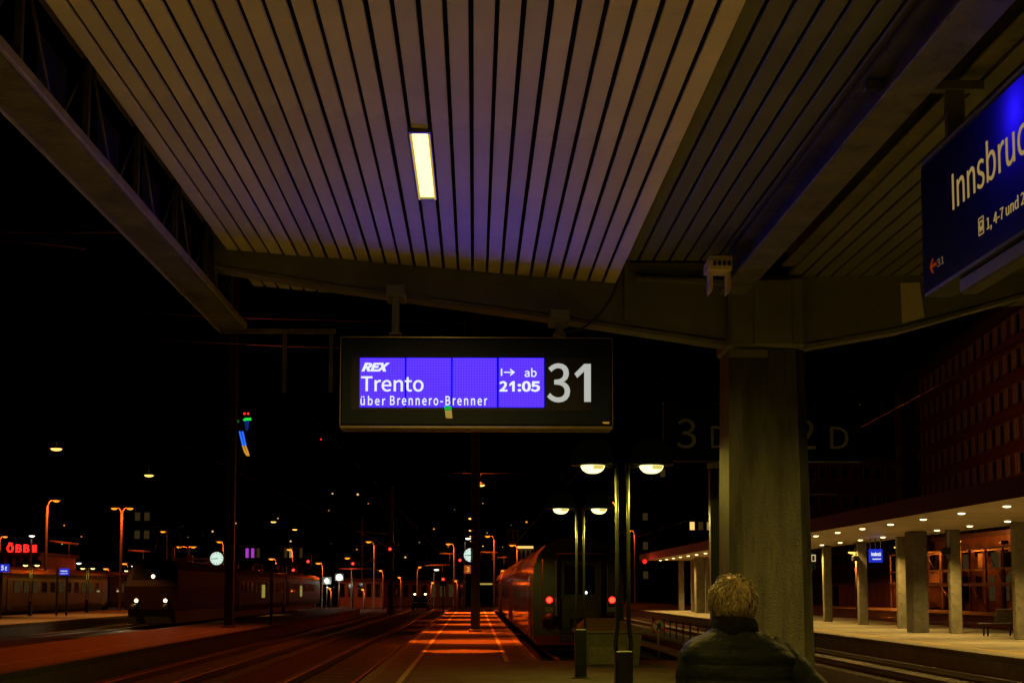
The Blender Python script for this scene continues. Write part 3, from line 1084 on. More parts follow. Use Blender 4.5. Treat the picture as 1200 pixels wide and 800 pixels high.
# low fence on the far side of the next track
fx = 9.0
fe = thing('track_fence', 'low dark post and rail fence between the tracks beyond the bin', 'fence', (fx, 50, -.6))
MB().box(fx - .015, fx + .015, 41, 72, .14, .20).build('top_rail', M['darkmetal'], fe)
MB().box(fx - .015, fx + .015, 41, 72, -.22, -.17).build('lower_rail', M['darkmetal'], fe)
fp = None
for k in range(16):
    y = 41 + 2.05 * k
    fp = again(fp, fe, (fx, y, -.6)) if fp else MB().bbox(fx - .03, fx + .03, y - .03, y + .03, -.6, .24, .004).build('post', M['darkmetal'], fe, loc=(fx, y, -.6))

# ---------------------------------------------------------------- the train at the stub track
XT, ZR = 3.2, -.38
PROF = [(1.25, .32), (1.40, .62), (1.42, 1.05), (1.42, 2.25), (1.36, 2.75), (1.22, 3.12), (.98, 3.40), (.62, 3.58), (0, 3.66)]


def coach(y0, y1, label, end_face):
    t = thing('passenger_coach', label, 'train coach', (XT, y0, ZR), 'coaches of the train standing at the platform')
    full = [(XT + a_, ZR + c_) for a_, c_ in PROF] + [(XT - a_, ZR + c_) for a_, c_ in reversed(PROF[:-1])]
    side = [(XT + a_, ZR + c_) for a_, c_ in PROF[:5]]
    side2 = [(XT - a_, ZR + c_) for a_, c_ in reversed(PROF[:5])]
    b = MB()
    n = len(full)
    va = [(x, y0 + .16, z) for x, z in full] + [(x, y1 - .16, z) for x, z in full]
    # walls and ends
    b.add(va, [tuple(range(n)), tuple(range(2 * n - 1, n - 1, -1))], False)
    walls = [(i, i + 1, i + 1 + n, i + n) for i in range(n - 1) if not (4 <= i < n - 5)]
    b.add(va, walls, False)
    b.add(va, [(n - 1, 0, n, 2 * n - 1)], False)
    b.build('body', M['trainred'], t)
    b = MB()
    rf = full[4:n - 4]
    m_ = len(rf)
    b.add([(x, y0 + .10, z + .004) for x, z in rf] + [(x, y1 - .10, z + .004) for x, z in rf], [(i, i + 1, i + 1 + m_, i + m_) for i in range(m_ - 1)], True)
    b.build('roof', M['trainroof'], t)
    wf = None
    for s in (-1, 1):
        for k in range(9):
            y = y0 + 4.2 + 2.05 * k
            x = XT + s * 1.424
            if y + 1.5 > y1 - 3.4:
                break
            w = MB().box(min(x, x - s * .02), max(x, x - s * .02) + .004, y, y + 1.35, ZR + 1.55, ZR + 2.38).build('window', M['glass'], t)
        for yd in (y0 + 1.0, y1 - 2.6):
            d = MB().box(XT + s * 1.43 - .008, XT + s * 1.43 + .008, yd, yd + 1.45, ZR + .5, ZR + 2.5).build('door', M['traingrey'], t)
            e_ = MB()
            for yy in (yd - .03, yd + .72, yd + 1.46):
                e_.box(XT + s * 1.442 - .006, XT + s * 1.442 + .006, yy, yy + .035, ZR + .45, ZR + 2.55)
            e_.build('seal', M['rubber'], d)
            g = MB().box(XT + s * 1.441 - .003, XT + s * 1.441 + .003, yd + .15, yd + .62, ZR + 1.4, ZR + 2.3)
            g.box(XT + s * 1.441 - .003, XT + s * 1.441 + .003, yd + .83, yd + 1.32, ZR + 1.4, ZR + 2.3)
            g.build('pane', M['glass'], d)
    b = MB()
    b.box(XT - 1.15, XT + 1.15, y0 + 1.0, y1 - 1.0, ZR + .12, ZR + .60)
    for yb in (y0 + 3.2, y1 - 4.4):
        b.box(XT - 1.05, XT + 1.05, yb - 1.2, yb + 1.2, ZR + .25, ZR + .62)
    b.build('underframe', M['black'], t)
    for yb in (y0 + 3.2, y1 - 4.4):
        for dy in (-1.25, 1.25):
            b = MB()
            for s in (-.75, .75):
                b.tube([(XT + s - .06, yb + dy, ZR + .46), (XT + s + .06, yb + dy, ZR + .46)], .46, 20)
            b.tube([(XT - .75, yb + dy, ZR + .46), (XT + .75, yb + dy, ZR + .46)], .08, 8)
            b.build('wheelset', M['darkmetal'], t)
    return t


CT0 = 44.0
c1 = coach(CT0, CT0 + 26.4, 'last red coach with grey end door and two red tail lights', True)
c2 = coach(CT0 + 26.8, CT0 + 53.2, 'red coach coupled ahead of the one with tail lights', False)
c3 = coach(CT0 + 53.6, CT0 + 80, 'farthest red coach at the head of the standing train', False)

# end wall of the last coach
YE = CT0 + .16
tf = YE - .012


def tq(b, x0, y0, x1, y1, d0, d1, ch=.01):
    p0, p1 = at(x0, y0, YE), at(x1, y1, YE)
    return b.bbox(min(p0.x, p1.x), max(p0.x, p1.x), YE - d1, YE - d0, min(p0.z, p1.z), max(p0.z, p1.z), ch)


b = MB()
n = [(XT + a_ * .985, ZR + .62 + (c_ - .62) * .985) for a_, c_ in PROF[1:]] + [(XT - a_ * .985, ZR + .62 + (c_ - .62) * .985) for a_, c_ in reversed(PROF[1:-1])]
b.prism([(x, YE - .04, z) for x, z in n], (0, .038, 0))
b.build('end_wall', M['traingrey'], c1)
b = MB()
tq(b, 652, 655, 657.5, 736, .041, .34, .03)
tq(b, 704, 655, 709.5, 736, .041, .34, .03)
tq(b, 652, 648, 709.5, 656, .041, .34, .03)
b.build('gangway_bellows', M['rubber'], c1)
b = MB()
tq(b, 659, 659, 699, 727, .041, .075)
dr = b.build('gangway_door', mat('gangway_door_paint', (0.13, 0.12, 0.10), 0.4, var=.2, dirt=.5), c1)
tq(MB(), 661.5, 662, 697, 696, .076, .086).build('pane', M['glass'], dr)
b = MB()
tq(b, 660, 698, 698, 714, .076, .084)
b.build('door_panel', M['traingrey'], dr)
b = MB()
tq(b, 650.5, 657, 652, 735, .05, .37, .005)
tq(b, 709.7, 657, 711.2, 735, .05, .37, .005)
b.build('gangway_frame', M['galv'], c1)
b = MB()
tq(b, 657, 735, 704, 741, .041, .36, .01)
b.build('foot_plate', M['darkmetal'], c1)
for px in (643.5, 717):
    p = at(px, 702.5, YE)
    b = MB()
    b.lathe([(.135, 0), (.135, .05), (.11, .06)], (0, 0, 0), 20)
    mt = Matrix.Translation((p.x, YE - .041, p.z)) @ Matrix.Rotation(R(90), 4, 'X')
    b.v = [tuple(mt @ Vector(q)) for q in b.v]
    h = b.build('tail_light', M['rubber'], c1)
    MB().tube([(p.x, YE - .06, p.z), (p.x, YE - .098, p.z)], .112, 18).build('lens', M['g_red'], h)
    b = MB()
    for k in range(9):
        q = 2 * PI * k / 8
        rr = .055 if k < 8 else 0
        b.tube([(p.x + rr * math.cos(q), YE - .0985, p.z + rr * math.sin(q)), (p.x + rr * math.cos(q), YE - .104, p.z + rr * math.sin(q))], .020, 8)
    b.build('lamp_cluster', M['g_redhot'], h)
    lamp('SPOT', 'tail_lamp', (p.x, YE - .18, p.z), 3.0, (1, .05, .02), c1, size=.08, angle=R(150), blend=.4, aim=(0, -1, -.15))
    b = MB()
    tq(b, px - 4.5, 711, px + 4.5, 716, .041, .05, .004)
    b.build('lamp_plate', M['galv'], c1)
for px in (635.5, 636.2, 724):
    b = MB()
    p0, p1 = at(px, 655, YE), at(px, 735, YE)
    b.tube([(p0.x, YE - .13, p0.z), (p1.x, YE - .13, p1.z)], .016, 6)
    for p in (p0, p1):
        b.tube([(p0.x, YE - .04, p.z), (p0.x, YE - .13, p.z)], .014, 6)
    if px != 636.2:
        b.build('handrail', M['galv'], c1)
for s in (-.875, .875):
    b = MB()
    b.tube([(XT + s, YE - .04, ZR + 1.06), (XT + s, YE - .45, ZR + 1.06)], .10, 12)
    b.tube([(XT + s, YE - .451, ZR + 1.06), (XT + s, YE - .49, ZR + 1.06)], .24, 20)
    b.build('buffer', M['black'], c1)
b = MB()
b.bbox(XT - .25, XT + .25, YE - .36, YE - .04, ZR + .85, ZR + 1.15, .03)
b.tube([(XT, YE - .30, ZR + .9), (XT, YE - .34, ZR + .45)], .05, 8)
b.build('coupling', M['black'], c1)
b = MB()
p = at(686.5, 694, YE)
b.tube([(p.x, YE - .087, p.z), (p.x, YE - .095, p.z)], .045, 12)
b.build('pane_glint', M['g_white'], c1)  # reflection in the pane, built as a small glowing disc
b = MB()
tq(b, 656, 737, 704, 751, .041, .10, .01)
b.build('apron', M['traingrey'], c1)

# ---------------------------------------------------------------- track number sign behind the pillar, on two posts
Y3 = 20.0
a0, a1 = at(778, 473, Y3), at(1009, 538.5, Y3)
nb = thing('track_number_sign', 'long unlit blue sign lettered 3 D and 2 D behind the pillar', 'sign', (at(893, 538, Y3).x, Y3, 0))
MB().bbox(a0.x, a1.x, Y3, Y3 + .16, a1.z, a0.z, .012).build('panel', M['navy'], nb)
b = MB()
b.box(a0.x - .01, a1.x + .01, Y3 - .012, Y3 + .17, a1.z - .025, a1.z - .001)
b.box(a0.x - .01, a1.x + .01, Y3 - .012, Y3 + .17, a0.z + .001, a0.z + .02)
b.build('frame', M['darkmetal'], nb)
for s, x0, yt, x1, yb in (('3', 793, 490.5, 815.5, 525), ('D', 833.5, 499, 850, 524.5), ('2', 931, 491, 955, 526), ('D', 973, 500, 994, 525.5)):
    lo, hi = at(x0, yb, Y3 - .001), at(x1, yt, Y3 - .001)
    text(s, 'lettering', M['greyprint'], nb, lo, X1, Z1, hi.x - lo.x, hi.z - lo.z, depth=.003)
pp = at(839, 600, Y3 + .05)
b = MB()
for k in range(6):
    x = pp.x - .075 + .03 * k
    b.bbox(x - .012, x + .012, Y3 + .005 if k % 2 else Y3, Y3 + .15, 0, a1.z - .10, .004)
b.box(pp.x - .072, pp.x + .072, Y3 + .03, Y3 + .14, 0, a1.z - .11)
b.build('ribbed_post', M['darkmetal'], nb)
z1, z0 = at(839, 541.5, Y3).z, at(839, 548.5, Y3).z
MB().bbox(pp.x - .10, pp.x + .10, Y3 - .03, Y3 + .165, z0, z1, .006).build('post_collar', M['plate'], nb)
q = at(936, 600, Y3 + .05)
b = MB()
b.bbox(q.x - .085, q.x + .085, Y3 + .005, Y3 + .15, 0, a1.z - .026, .006)
b.build('ribbed_post', M['darkmetal'], nb)


# ---------------------------------------------------------------- the person
def person():
    X0, Y0 = 1.105, 6.0
    t = thing('person', 'person with short blond hair in a dark quilted jacket, seen from behind', 'person', (X0, Y0, 0))
    HX = at(859.5, 690, Y0).x - X0
    # body: one continuous surface by voxel remesh of overlapping forms
    b = MB()
    b.ball((HX, .015, 1.600), (.076, .096, .108), 24, 16)
    b.ball((HX - .01, .055, 1.545), (.058, .062, .072), 20, 12)
    b.ball((HX - .016, .115, 1.575), (.014, .022, .020), 10, 8)      # nose
    b.ball((HX - .014, .098, 1.600), (.012, .014, .030), 10, 8)
    b.ball((HX - .016, .103, 1.535), (.024, .010, .008), 10, 6)      # lips
    b.ball((HX - .010, .085, 1.490), (.022, .022, .018), 10, 6)      # chin
    for s in (-1, 1):
        b.ball((HX + s * .079, .010, 1.585), (.012, .022, .034), 10, 8)    # ears
        b.ball((HX - .012 + s * .032, .088, 1.612), (.014, .012, .010), 8, 6)
    b.tube([(HX, .0, 1.40), (HX, .01, 1.53)], [.062, .055], 16)
    b.ball((0, 0, 1.18), (.19, .11, .28), 24, 14)
    b.ball((0, 0, .92), (.175, .115, .13), 20, 10)
    b.tube([(-.17, 0, 1.38), (.17, 0, 1.38)], [.06, .06], 12)
    for s in (-1, 1):
        b.tube([(s * .095, 0, .92), (s * .10, .02, .50), (s * .10, -.01, .09)], [.085, .062, .042], 14)
        b.tube([(s * .10, -.05, .045), (s * .105, .14, .035)], [.04, .034], 10)
    arms = {-1: [(-.12, 0, 1.385), (-.175, -.005, 1.345), (-.200, -.02, 1.24), (-.232, -.035, 1.09), (-.225, .07, .97), (-.20, .145, .91)],
            1: [(.12, 0, 1.385), (.20, -.01, 1.345), (.285, -.03, 1.255), (.375, -.05, 1.135), (.31, .06, .99), (.215, .145, .93)]}
    for s, p in arms.items():
        b.tube(p, [.05, .05, .046, .040, .034, .028], 12)
        w = Vector(p[-1])
        d = Vector((-s * .55, .35, -.45)).normalized()
        c = w + d * .05
        b.ball(c, (.036, .024, .044), 10, 8)
        for k, L in enumerate((.062, .072, .068, .054)):          # four curled fingers and a thumb, in the jacket pocket
            o = c + Vector((0, -.024 + .016 * k, 0)) + d * .03
            b.tube([o, o + d * L * .6 + Vector((0, 0, -.004)), o + d * L * .85 + Vector((0, .0, -.022))], [.009, .0085, .007], 8)
        o = c + Vector((s * .01, .02, .02))
        b.tube([o, o + d * .03 + Vector((0, .015, .012)), o + d * .055 + Vector((0, .012, .010))], [.011, .0095, .008], 8)
    b.v = [(p[0] + X0, p[1] + Y0, p[2]) for p in b.v]
    body = b.build('body', M['skin'], t)
    md = body.modifiers.new('join', 'REMESH')
    md.mode = 'VOXEL'
    md.voxel_size = .0075
    md.use_smooth_shade = True
    dg = bpy.context.evaluated_depsgraph_get()
    me = bpy.data.meshes.new_from_object(body.evaluated_get(dg))
    body.modifiers.clear()
    body.data = me
    # eyes, brows
    for s in (-1, 1):
        e_ = MB().ball((X0 + HX - .012 + s * .032, Y0 + .0965, 1.612), (.0105, .006, .0065), 10, 6)
        e_.build('eye', M['whitepaint'], t)

    # quilted jacket: lofted trunk with stitched rolls
    def loft(rings, n=48, ex=2.6):
        vs, fs = [], []
        for (cx_, cy_, cz_, hw, hd, tilt) in rings:
            for k in range(n):
                q = 2 * PI * k / n
                ca, sa = math.cos(q), math.sin(q)
                x = hw * math.copysign(abs(ca) ** (2 / ex), ca)
                y = hd * math.copysign(abs(sa) ** (2 / ex), sa)
                vs.append((X0 + cx_ + x, Y0 + cy_ + y, cz_ + tilt * x))
        for i in range(len(rings) - 1):
            for k in range(n):
                k2 = (k + 1) % n
                fs.append((i * n + k, i * n + k2, (i + 1) * n + k2, (i + 1) * n + k))
        return vs, fs
    key = [(.78, .225, .150), (.86, .235, .160), (1.0, .228, .158), (1.12, .232, .155), (1.25, .240, .150), (1.33, .243, .145), (1.375, .238, .138),
           (1.405, .222, .130), (1.43, .190, .120), (1.45, .150, .108), (1.468, .115, .098), (1.485, .098, .092)]

    def kv(z):
        for (z0, a0_, d0), (z1_, a1_, d1) in zip(key, key[1:]):
            if z <= z1_:
                f_ = (z - z0) / (z1_ - z0)
                f_ = max(0, min(1, f_))
                return a0_ + (a1_ - a0_) * f_, d0 + (d1 - d0) * f_
        return key[-1][1:]
    rings = []
    N = 120
    for i in range(N + 1):
        z = .78 + (1.485 - .78) * i / N
        hw, hd = kv(z)
        bul = abs(math.sin(PI * (z - .78) / .062)) ** .5
        g = .007 * (bul - .6) * (1 if z < 1.44 else .4)
        rings.append((.0 + (HX * max(0, (z - 1.38) / .1)), 0, z, hw + g, hd + g, -.02))
    vs, fs = loft(rings)
    vs2 = []
    for v in vs:       # creases
        nn = noise.noise(Vector((v[0] * 7, v[1] * 7, v[2] * 14))) * .009 + abs(noise.noise(Vector((v[0] * 16, v[1] * 16, v[2] * 34)))) * .007 + noise.noise(Vector(v) * 40) * .002
        d = Vector((v[0] - X0, v[1] - Y0, 0))
        if d.length > 1e-4:
            d.normalize()
        vs2.append(Vector(v) + d * nn)
    b = MB().add(vs2, fs, True)
    # sleeves
    for s, p in arms.items():
        p = [Vector(q) for q in p]
        pts, rr = [], []
        n_ = 46
        for i in range(n_ + 1):
            u_ = i / n_ * (len(p) - 1.001)
            k = int(u_)
            f_ = u_ - k
            p0, p1, p2, p3 = p[max(0, k - 1)], p[k], p[min(len(p) - 1, k + 1)], p[min(len(p) - 1, k + 2)]
            pos = .5 * ((2 * p1) + (p2 - p0) * f_ + (2 * p0 - 5 * p1 + 4 * p2 - p3) * f_ ** 2 + (3 * p1 - p0 - 3 * p2 + p3) * f_ ** 3)
            pts.append((X0 + pos.x, Y0 + pos.y, pos.z))
            rr.append(.078 - .024 * i / n_ + .007 * (abs(math.sin(PI * i / n_ * 8)) ** .5 - .6) + (.0 if i else -.01))
        n0 = len(b.v)
        b.tube(pts, rr, 20)
    b.build('jacket', M['jacket'], t)
    for zz in ():
        pass
    # stand-up collar
    rings = []
    for i in range(15):
        f_ = i / 14
        z = 1.452 + .082 * f_
        w = .103 - .014 * f_ + .008 * math.sin(f_ * PI)
        rings.append((HX, -.004, z, w, w * .93, -.02))
    for i in range(8):
        f_ = i / 7
        rings.append((HX, -.004, 1.535 - .05 * f_, .082 - .004 * f_, .078 - .004 * f_, -.02))
    vs, fs = loft(rings, 40, 2.1)
    vs = [Vector(v) + Vector((noise.noise(Vector(v) * 16), noise.noise(Vector(v) * 16 + Vector((7, 0, 0))), noise.noise(Vector(v) * 13 + Vector((3, 9, 0))))) * .010 for v in vs]
    MB().add(vs, fs, True).build('collar', M['collar'], t)
    # trousers and shoes
    b = MB()
    for s in (-1, 1):
        b.tube([(X0 + s * .10, Y0, .93), (X0 + s * .10, Y0, .80), (X0 + s * .105, Y0 + .02, .50), (X0 + s * .105, Y0 - .01, .09)], [.115, .105, .085, .075], 20)
    b.ball((X0, Y0, .90), (.20, .135, .14), 24, 12)
    b.build('trousers', M['trousers'], t)
    for s in (-1, 1):
        b = MB()
        b.ball((X0 + s * .105, Y0 + .05, .05), (.052, .145, .05), 18, 10)
        b.bbox(X0 + s * .105 - .05, X0 + s * .105 + .05, Y0 - .095, Y0 + .19, 0.002, .028, .01)
        b.build('shoe', M['shoe'], t)
    # hair: a cap and many tapered strands over it
    b = MB()
    hc = Vector((X0 + HX, Y0 + .005, 1.600))
    cap = MB()
    cap.ball(hc, (.089, .108, .100), 28, 18)
    vs, keep = cap.v, []
    for f_ in cap.f:
        m_ = sum((Vector(vs[i]) for i in f_), Vector()) / len(f_)
        q = m_ - hc
        if q.z < -.075 or (q.y > .055 and q.z < .035) or (q.y > .02 and q.z < -.02):
            continue
        keep.append(f_)
    b.add([Vector(v) + Vector((noise.noise(Vector(v) * 40), noise.noise(Vector(v) * 40 + Vector((5, 0, 0))), noise.noise(Vector(v) * 40 + Vector((0, 5, 0))))) * .006 for v in vs], keep, True)
    rnd = random.Random(3)
    whorl = hc + Vector((.010, -.045, .092))
    locks = []
    for k in range(150):          # lock directions shared by neighbouring strands
        locks.append((Vector((rnd.gauss(0, 1), rnd.gauss(0, 1), rnd.gauss(0, 1))).normalized(), rnd.uniform(-1.3, 1.3), rnd.uniform(.05, .42), rnd.uniform(.8, 1.25)))
    for k in range(2300):
        th = rnd.uniform(0, 2 * PI)
        ph = math.acos(rnd.uniform(-.55, 1.0))
        nrm = Vector((math.sin(ph) * math.cos(th), math.sin(ph) * math.sin(th), math.cos(ph)))
        if (nrm.y > .45 and nrm.z < .45) or (nrm.y > .15 and nrm.z < -.2):
            continue
        if nrm.x < -.72 and -.62 < nrm.z < -.02 and nrm.y > -.25:
            continue
        lk = max(locks, key=lambda q: q[0].dot(nrm))
        p = hc + Vector((nrm.x * .089, nrm.y * .107, nrm.z * .099))
        away = (p - whorl)
        tang = away - nrm * away.dot(nrm)
        if tang.length < .008:
            tang = Vector((rnd.uniform(-1, 1), rnd.uniform(-1, 1), 0))
        tang.normalize()
        side = nrm.cross(tang)
        tang = (tang + side * (lk[1] * .7 + rnd.uniform(-.42, .42)) + Vector((0, 0, -.30))).normalized()
        tang = (tang - nrm * tang.dot(nrm)).normalized()
        L = rnd.uniform(.026, .058) * lk[3] * (1 if nrm.z > -.2 else .75)
        lift = lk[2] * (1.0 if nrm.z > .3 else .55) + rnd.uniform(0, .06)
        q1 = p + tang * L * .4 + nrm * L * lift * .7
        q2 = p + tang * L * .75 + nrm * (L * lift * .75 - .003)
        q3 = p + tang * L + nrm * (L * lift * .45 - .008)
        w = rnd.uniform(.0012, .0026)
        b.tube([p - nrm * .003, q1, q2, q3], [w, w, w * .75, w * .15], 4, False)
    b.build('hair', M['hair'], t)
    return t


person()

# ---------------------------------------------------------------- far platform on the right: canopy, columns, downlights
fc = thing('far_canopy', 'long flat-roofed platform canopy with lit soffit at right', 'canopy', (16, 60, 0))
ZC = 3.87
MB().box(13.12, 18.7, -6, 113, ZC + .02, ZC + .42).build('roof', M['roof'], fc)
MB().box(13.09, 13.115, -6, 113, ZC - .02, ZC + .50).build('fascia', M['fascia'], fc)
MB().box(18.71, 18.74, -6, 113, ZC - .02, ZC + .45).build('fascia', M['fascia'], fc)
MB().box(13.12, 18.7, -6.05, -6.001, ZC - .02, ZC + .45).build('fascia', M['fascia'], fc)
sf = None
for k in range(39):          # soffit panels, each 2.9 m long
    y = -5.5 + 3.0 * k
    if sf is None:
        sf = MB().box(13.13, 18.69, y - 1.45, y + 1.45, ZC - .003, ZC + .015).build('soffit_panel', M['soffit'], fc, loc=(16, y, ZC))
    else:
        again(sf, fc, (16, y, ZC + random.uniform(-.002, .002)))
cl = None
for y in (40.5, 46.8, 53.2, 59.8, 66, 72.6, 79, 85.5, 92, 98.5, 105, 111.5):
    x = 18.05 if y < 95 else 16.2
    if cl is None:
        cl = MB().bbox(x - .21, x + .21, y - .16, y + .16, 0, ZC - .004, .02).build('column', M['concrete'], fc, loc=(x, y, 0))
    else:
        again(cl, fc, (x, y, 0))
wide = None
for y in (54.6, 99.5):
    x = 17.05 if y < 60 else 15.75
    b = MB().bbox(x - .30, x + .30, y - .45, y + .45, 0, ZC - .004, .03)
    b.build('wide_pier', M['darkconcrete'] if y < 60 else M['concrete'], fc, 'broad grey pier among the slim columns')
d = None
for k in range(22):
    y = 34.0 + 3.55 * k
    if d is None:
        dl = thing('downlight', 'small round downlight glowing in the far canopy soffit', 'downlight', (14.2, y, ZC), 'downlights under the far canopy')
        MB().lathe([(.14, -.004), (.14, -.016), (.11, -.016), (.11, -.008)], (14.2, y, ZC), 16).build('ring', M['galv'], dl)
        MB().lathe([(.105, -.010), (.10, -.03), (.08, -.045), (.005, -.052)], (14.2, y, ZC), 14).build('lens', M['g_down'], dl)
        d = dl
    else:
        dl = copy_tree(d, (14.2, y, ZC))
    copy_tree(d, (17.35, y + 1.2, ZC))
P_DOWN = 600
for k in range(12):
    y = 29.0 + 7.1 * k
    lamp('SPOT', 'downlight_lamp', (14.25, y, ZC - .09), P_DOWN * (1 if y < 80 else 1.4), (1, .62, .14), None, size=.10, angle=R(140), blend=.9, aim=(-.05, 0, -1))
    lamp('SPOT', 'downlight_lamp', (17.3, y + 1.2, ZC - .09), P_DOWN * 1.3, (1, .62, .14), None, size=.10, angle=R(118), blend=.9, aim=(0, 0, -1))
# blue hanging station sign, info board, bench, cameras
p0, p1 = at(1019, 643, 62), at(1034.5, 658.5, 62)
hs = thing('hanging_sign', 'small lit blue station sign hanging under the far canopy', 'sign', (p0.x, 62, ZC))
MB().bbox(p0.x, p1.x, 62, 62.18, p1.z, p0.z, .01).build('panel', M['g_blue'], hs)
w_, h_ = p1.x - p0.x, p0.z - p1.z
text('Innsbruck', 'lettering', M['g_signtext'], hs, (p0.x + w_ * .12, 61.99, p1.z + h_ * .48), X1, Z1, w_ * .76, h_ * .30, depth=.004, offset=.02)
text('Hauptbahnhof', 'lettering', M['g_signtext'], hs, (p0.x + w_ * .20, 61.99, p1.z + h_ * .18), X1, Z1, w_ * .66, h_ * .13, depth=.004, offset=.02)
for f_ in (.1, .5, .9):
    MB().tube([(p0.x + w_ * f_, 62.1, p0.z), (p0.x + w_ * f_, 62.1, ZC - .005)], .022, 6).build('hanger', M['galv'], hs)
lamp('POINT', 'sign_glow', (p0.x + w_ / 2, 61.3, p0.z + .1), .9, (.75, .8, 1), hs, size=.1)
p0, p1 = at(949.5, 644.5, 70), at(956.6, 667, 70)
ib_ = thing('info_board', 'narrow blue board with a white square beside the pillar edge', 'sign', (p0.x, 70, 0))
MB().bbox(p0.x - .15, p1.x, 70, 70.1, p1.z, p0.z, .01).build('panel', mat('info_blue', (.02, .06, .14), .4), ib_)
MB().tube([(p0.x + .05, 70.05, 0), (p0.x + .05, 70.05, p1.z)], .04, 8).build('post', M['galv'], ib_)
b = MB()
q0, q1 = at(950.5, 649.5, 69.98), at(956, 657.5, 69.98)
t_ = .05
b.box(q0.x, q1.x, 69.975, 69.99, q1.z, q1.z + t_)
b.box(q0.x, q1.x, 69.975, 69.99, q0.z - t_, q0.z)
b.box(q0.x, q0.x + t_, 69.975, 69.99, q1.z + t_, q0.z - t_)
b.box(q1.x - t_, q1.x, 69.975, 69.99, q1.z + t_, q0.z - t_)
b.build('white_square', glow('square_light', (1, .75, .35), .6), ib_)

bx, by = 18.75, 50.5
be = thing('bench', 'metal mesh bench with tilted back on the lit far platform', 'bench', (bx, by, 0))
b = MB()
for k in range(7):
    b.box(bx - .75, bx + .62, by - .28 + .075 * k, by - .225 + .075 * k, .43, .455)
b.build('seat', M['galv'], be)
b = MB()
for k in range(9):
    u_ = k / 8
    b.prism([(bx - .12 + .10 * u_ - .0, by + .27 + .10 * u_, .50 + .42 * u_), (bx + .66 + .05 * u_, by + .27 + .10 * u_, .50 + .42 * u_),
             (bx + .66 + .05 * u_, by + .285 + .10 * u_, .537 + .42 * u_), (bx - .12 + .10 * u_, by + .285 + .10 * u_, .537 + .42 * u_)], (0, .012, 0))
b.build('backrest', M['galv'], be)
for x in (-.55, .40):
    for y in (-.2, .2):
        MB().bbox(bx + x - .025, bx + x + .025, by + y - .025, by + y + .025, 0, .429, .004).build('leg', M['black'], be)
for y, lb in ((53.0, 'dark speaker box hung on the slim column nearest the bench'), (65.8, 'dark speaker box on the column left of the hanging blue sign')):
    p = thing('speaker_box', lb, 'speaker', (17.7, y, 2.95))
    MB().bbox(17.55, 17.83, y - .15, y + .15, 2.95, 3.2, .02).build('housing', M['black'], p)
    MB().box(17.57, 17.81, y - .153, y - .151, 2.97, 3.18).build('grille', M['darkmetal'], p)
    MB().tube([(17.69, y, 3.2), (17.69, y, ZC - .005)], .02, 6).build('rod', M['black'], p)
b = MB()
# red marker lamp under the canopy's far end
MB().box(13.12, 18.7, 113.001, 113.03, ZC - .02, ZC + .45).build('fascia', M['fascia'], fc)
p = at(755.5, 657.5, 107.8)
rl = thing('marker_lamp', 'small red lamp glowing at the far end of the lit canopy', 'lamp', tuple(p))
b.ball(p, .17, 12, 8)
b.build('lens', M['g_red'], rl)
MB().tube([(p.x, p.y, p.z + .2), (p.x, p.y, p.z + .8)], .05, 6).build('rod', M['black'], rl)
lamp('POINT', 'marker_glow', (p.x - .6, p.y - 1.0, p.z), 70, (1, .04, .02), rl, size=.2)

# ---------------------------------------------------------------- orange-lit yard behind it
yd = thing('yard_shed', 'low orange-lit shed wall behind the far platform columns', 'shed', (38, 128, 0))
MB().box(38, 44, 128, 148, 0, 2.0).build('wall', M['brick'], yd)
MB().prism([(37.6, 127.6, 2.0), (44.4, 127.6, 2.0), (44.4, 127.6, 2.2), (41, 127.6, 3.0), (37.6, 127.6, 2.2)], (0, 21, 0)).build('roof', M['trainroof'], yd)
pn = None
for k in range(9):
    y = 129 + 2.1 * k
    pn = again(pn, yd, (37.97, y, 1.4)) if pn else MB().box(37.94, 37.99, y - .8, y + .8, .1, 1.85).build('door_panel', M['brick'], yd, loc=(37.97, y, 1.4))
fr = thing('work_shelter', 'open steel frame shelter with a long crossbeam behind the far columns', 'shelter', (38, 70, 0))
pn = None
for k in range(10):
    y = 96 + 3.4 * k
    for x in (37.2, 39.6):
        pn = again(pn, fr, (x, y, 0)) if pn else MB().bbox(x - .06, x + .06, y - .06, y + .06, 0, 4.6, .01).build('post', M['frame'], fr, loc=(x, y, 0))
for x in (37.2, 39.6):
    MB().box(x - .07, x + .07, 95.5, 127, 1.9, 2.12).build('crossbeam', M['frame'], fr)
    MB().box(x - .05, x + .05, 95.5, 127, 4.6, 4.72).build('top_beam', M['frame'], fr)
    MB().box(x - .04, x + .04, 95.5, 127, 3.1, 3.2).build('handrail', M['frame'], fr)
for k in range(4):
    y = 96 + 6.8 * k
    MB().tube([(37.2, y, .2), (37.2, y + 3.4, 1.9)], .035, 6).build('brace', M['frame'], fr)
rnd_ = random.Random(11)
for k in range(9):
    for z_, h_ in ((.25, 1.5), (2.2, .8), (3.25, 1.2)):
        u_ = rnd_.random()
        if u_ < .62:
            y = 96.2 + 3.4 * k
            w_ = rnd_.choice((1.1, 1.6, 3.0))
            MB().box(39.50, 39.53, y, y + w_, z_, z_ + h_).build('pane', M['g_windowdim'] if u_ < .14 else (M['glass'] if u_ < .40 else M['frame']), fr)
    if k % 2:
        MB().tube([(37.2, 96 + 3.4 * k, 2.12), (37.2, 99.4 + 3.4 * k, 4.6)], .03, 6).build('brace', M['frame'], fr)
st = thing('station_building', 'long orange-lit building with arched upper windows behind the shelter', 'building', (44.5, 75, 0))
MB().box(44.5, 52, 100, 136.5, -.6, 6.2).build('wall', M['brick'], st)
MB().box(44.2, 52.3, 99.7, 136.8, 6.2, 6.6).build('roof', M['trainroof'], st)
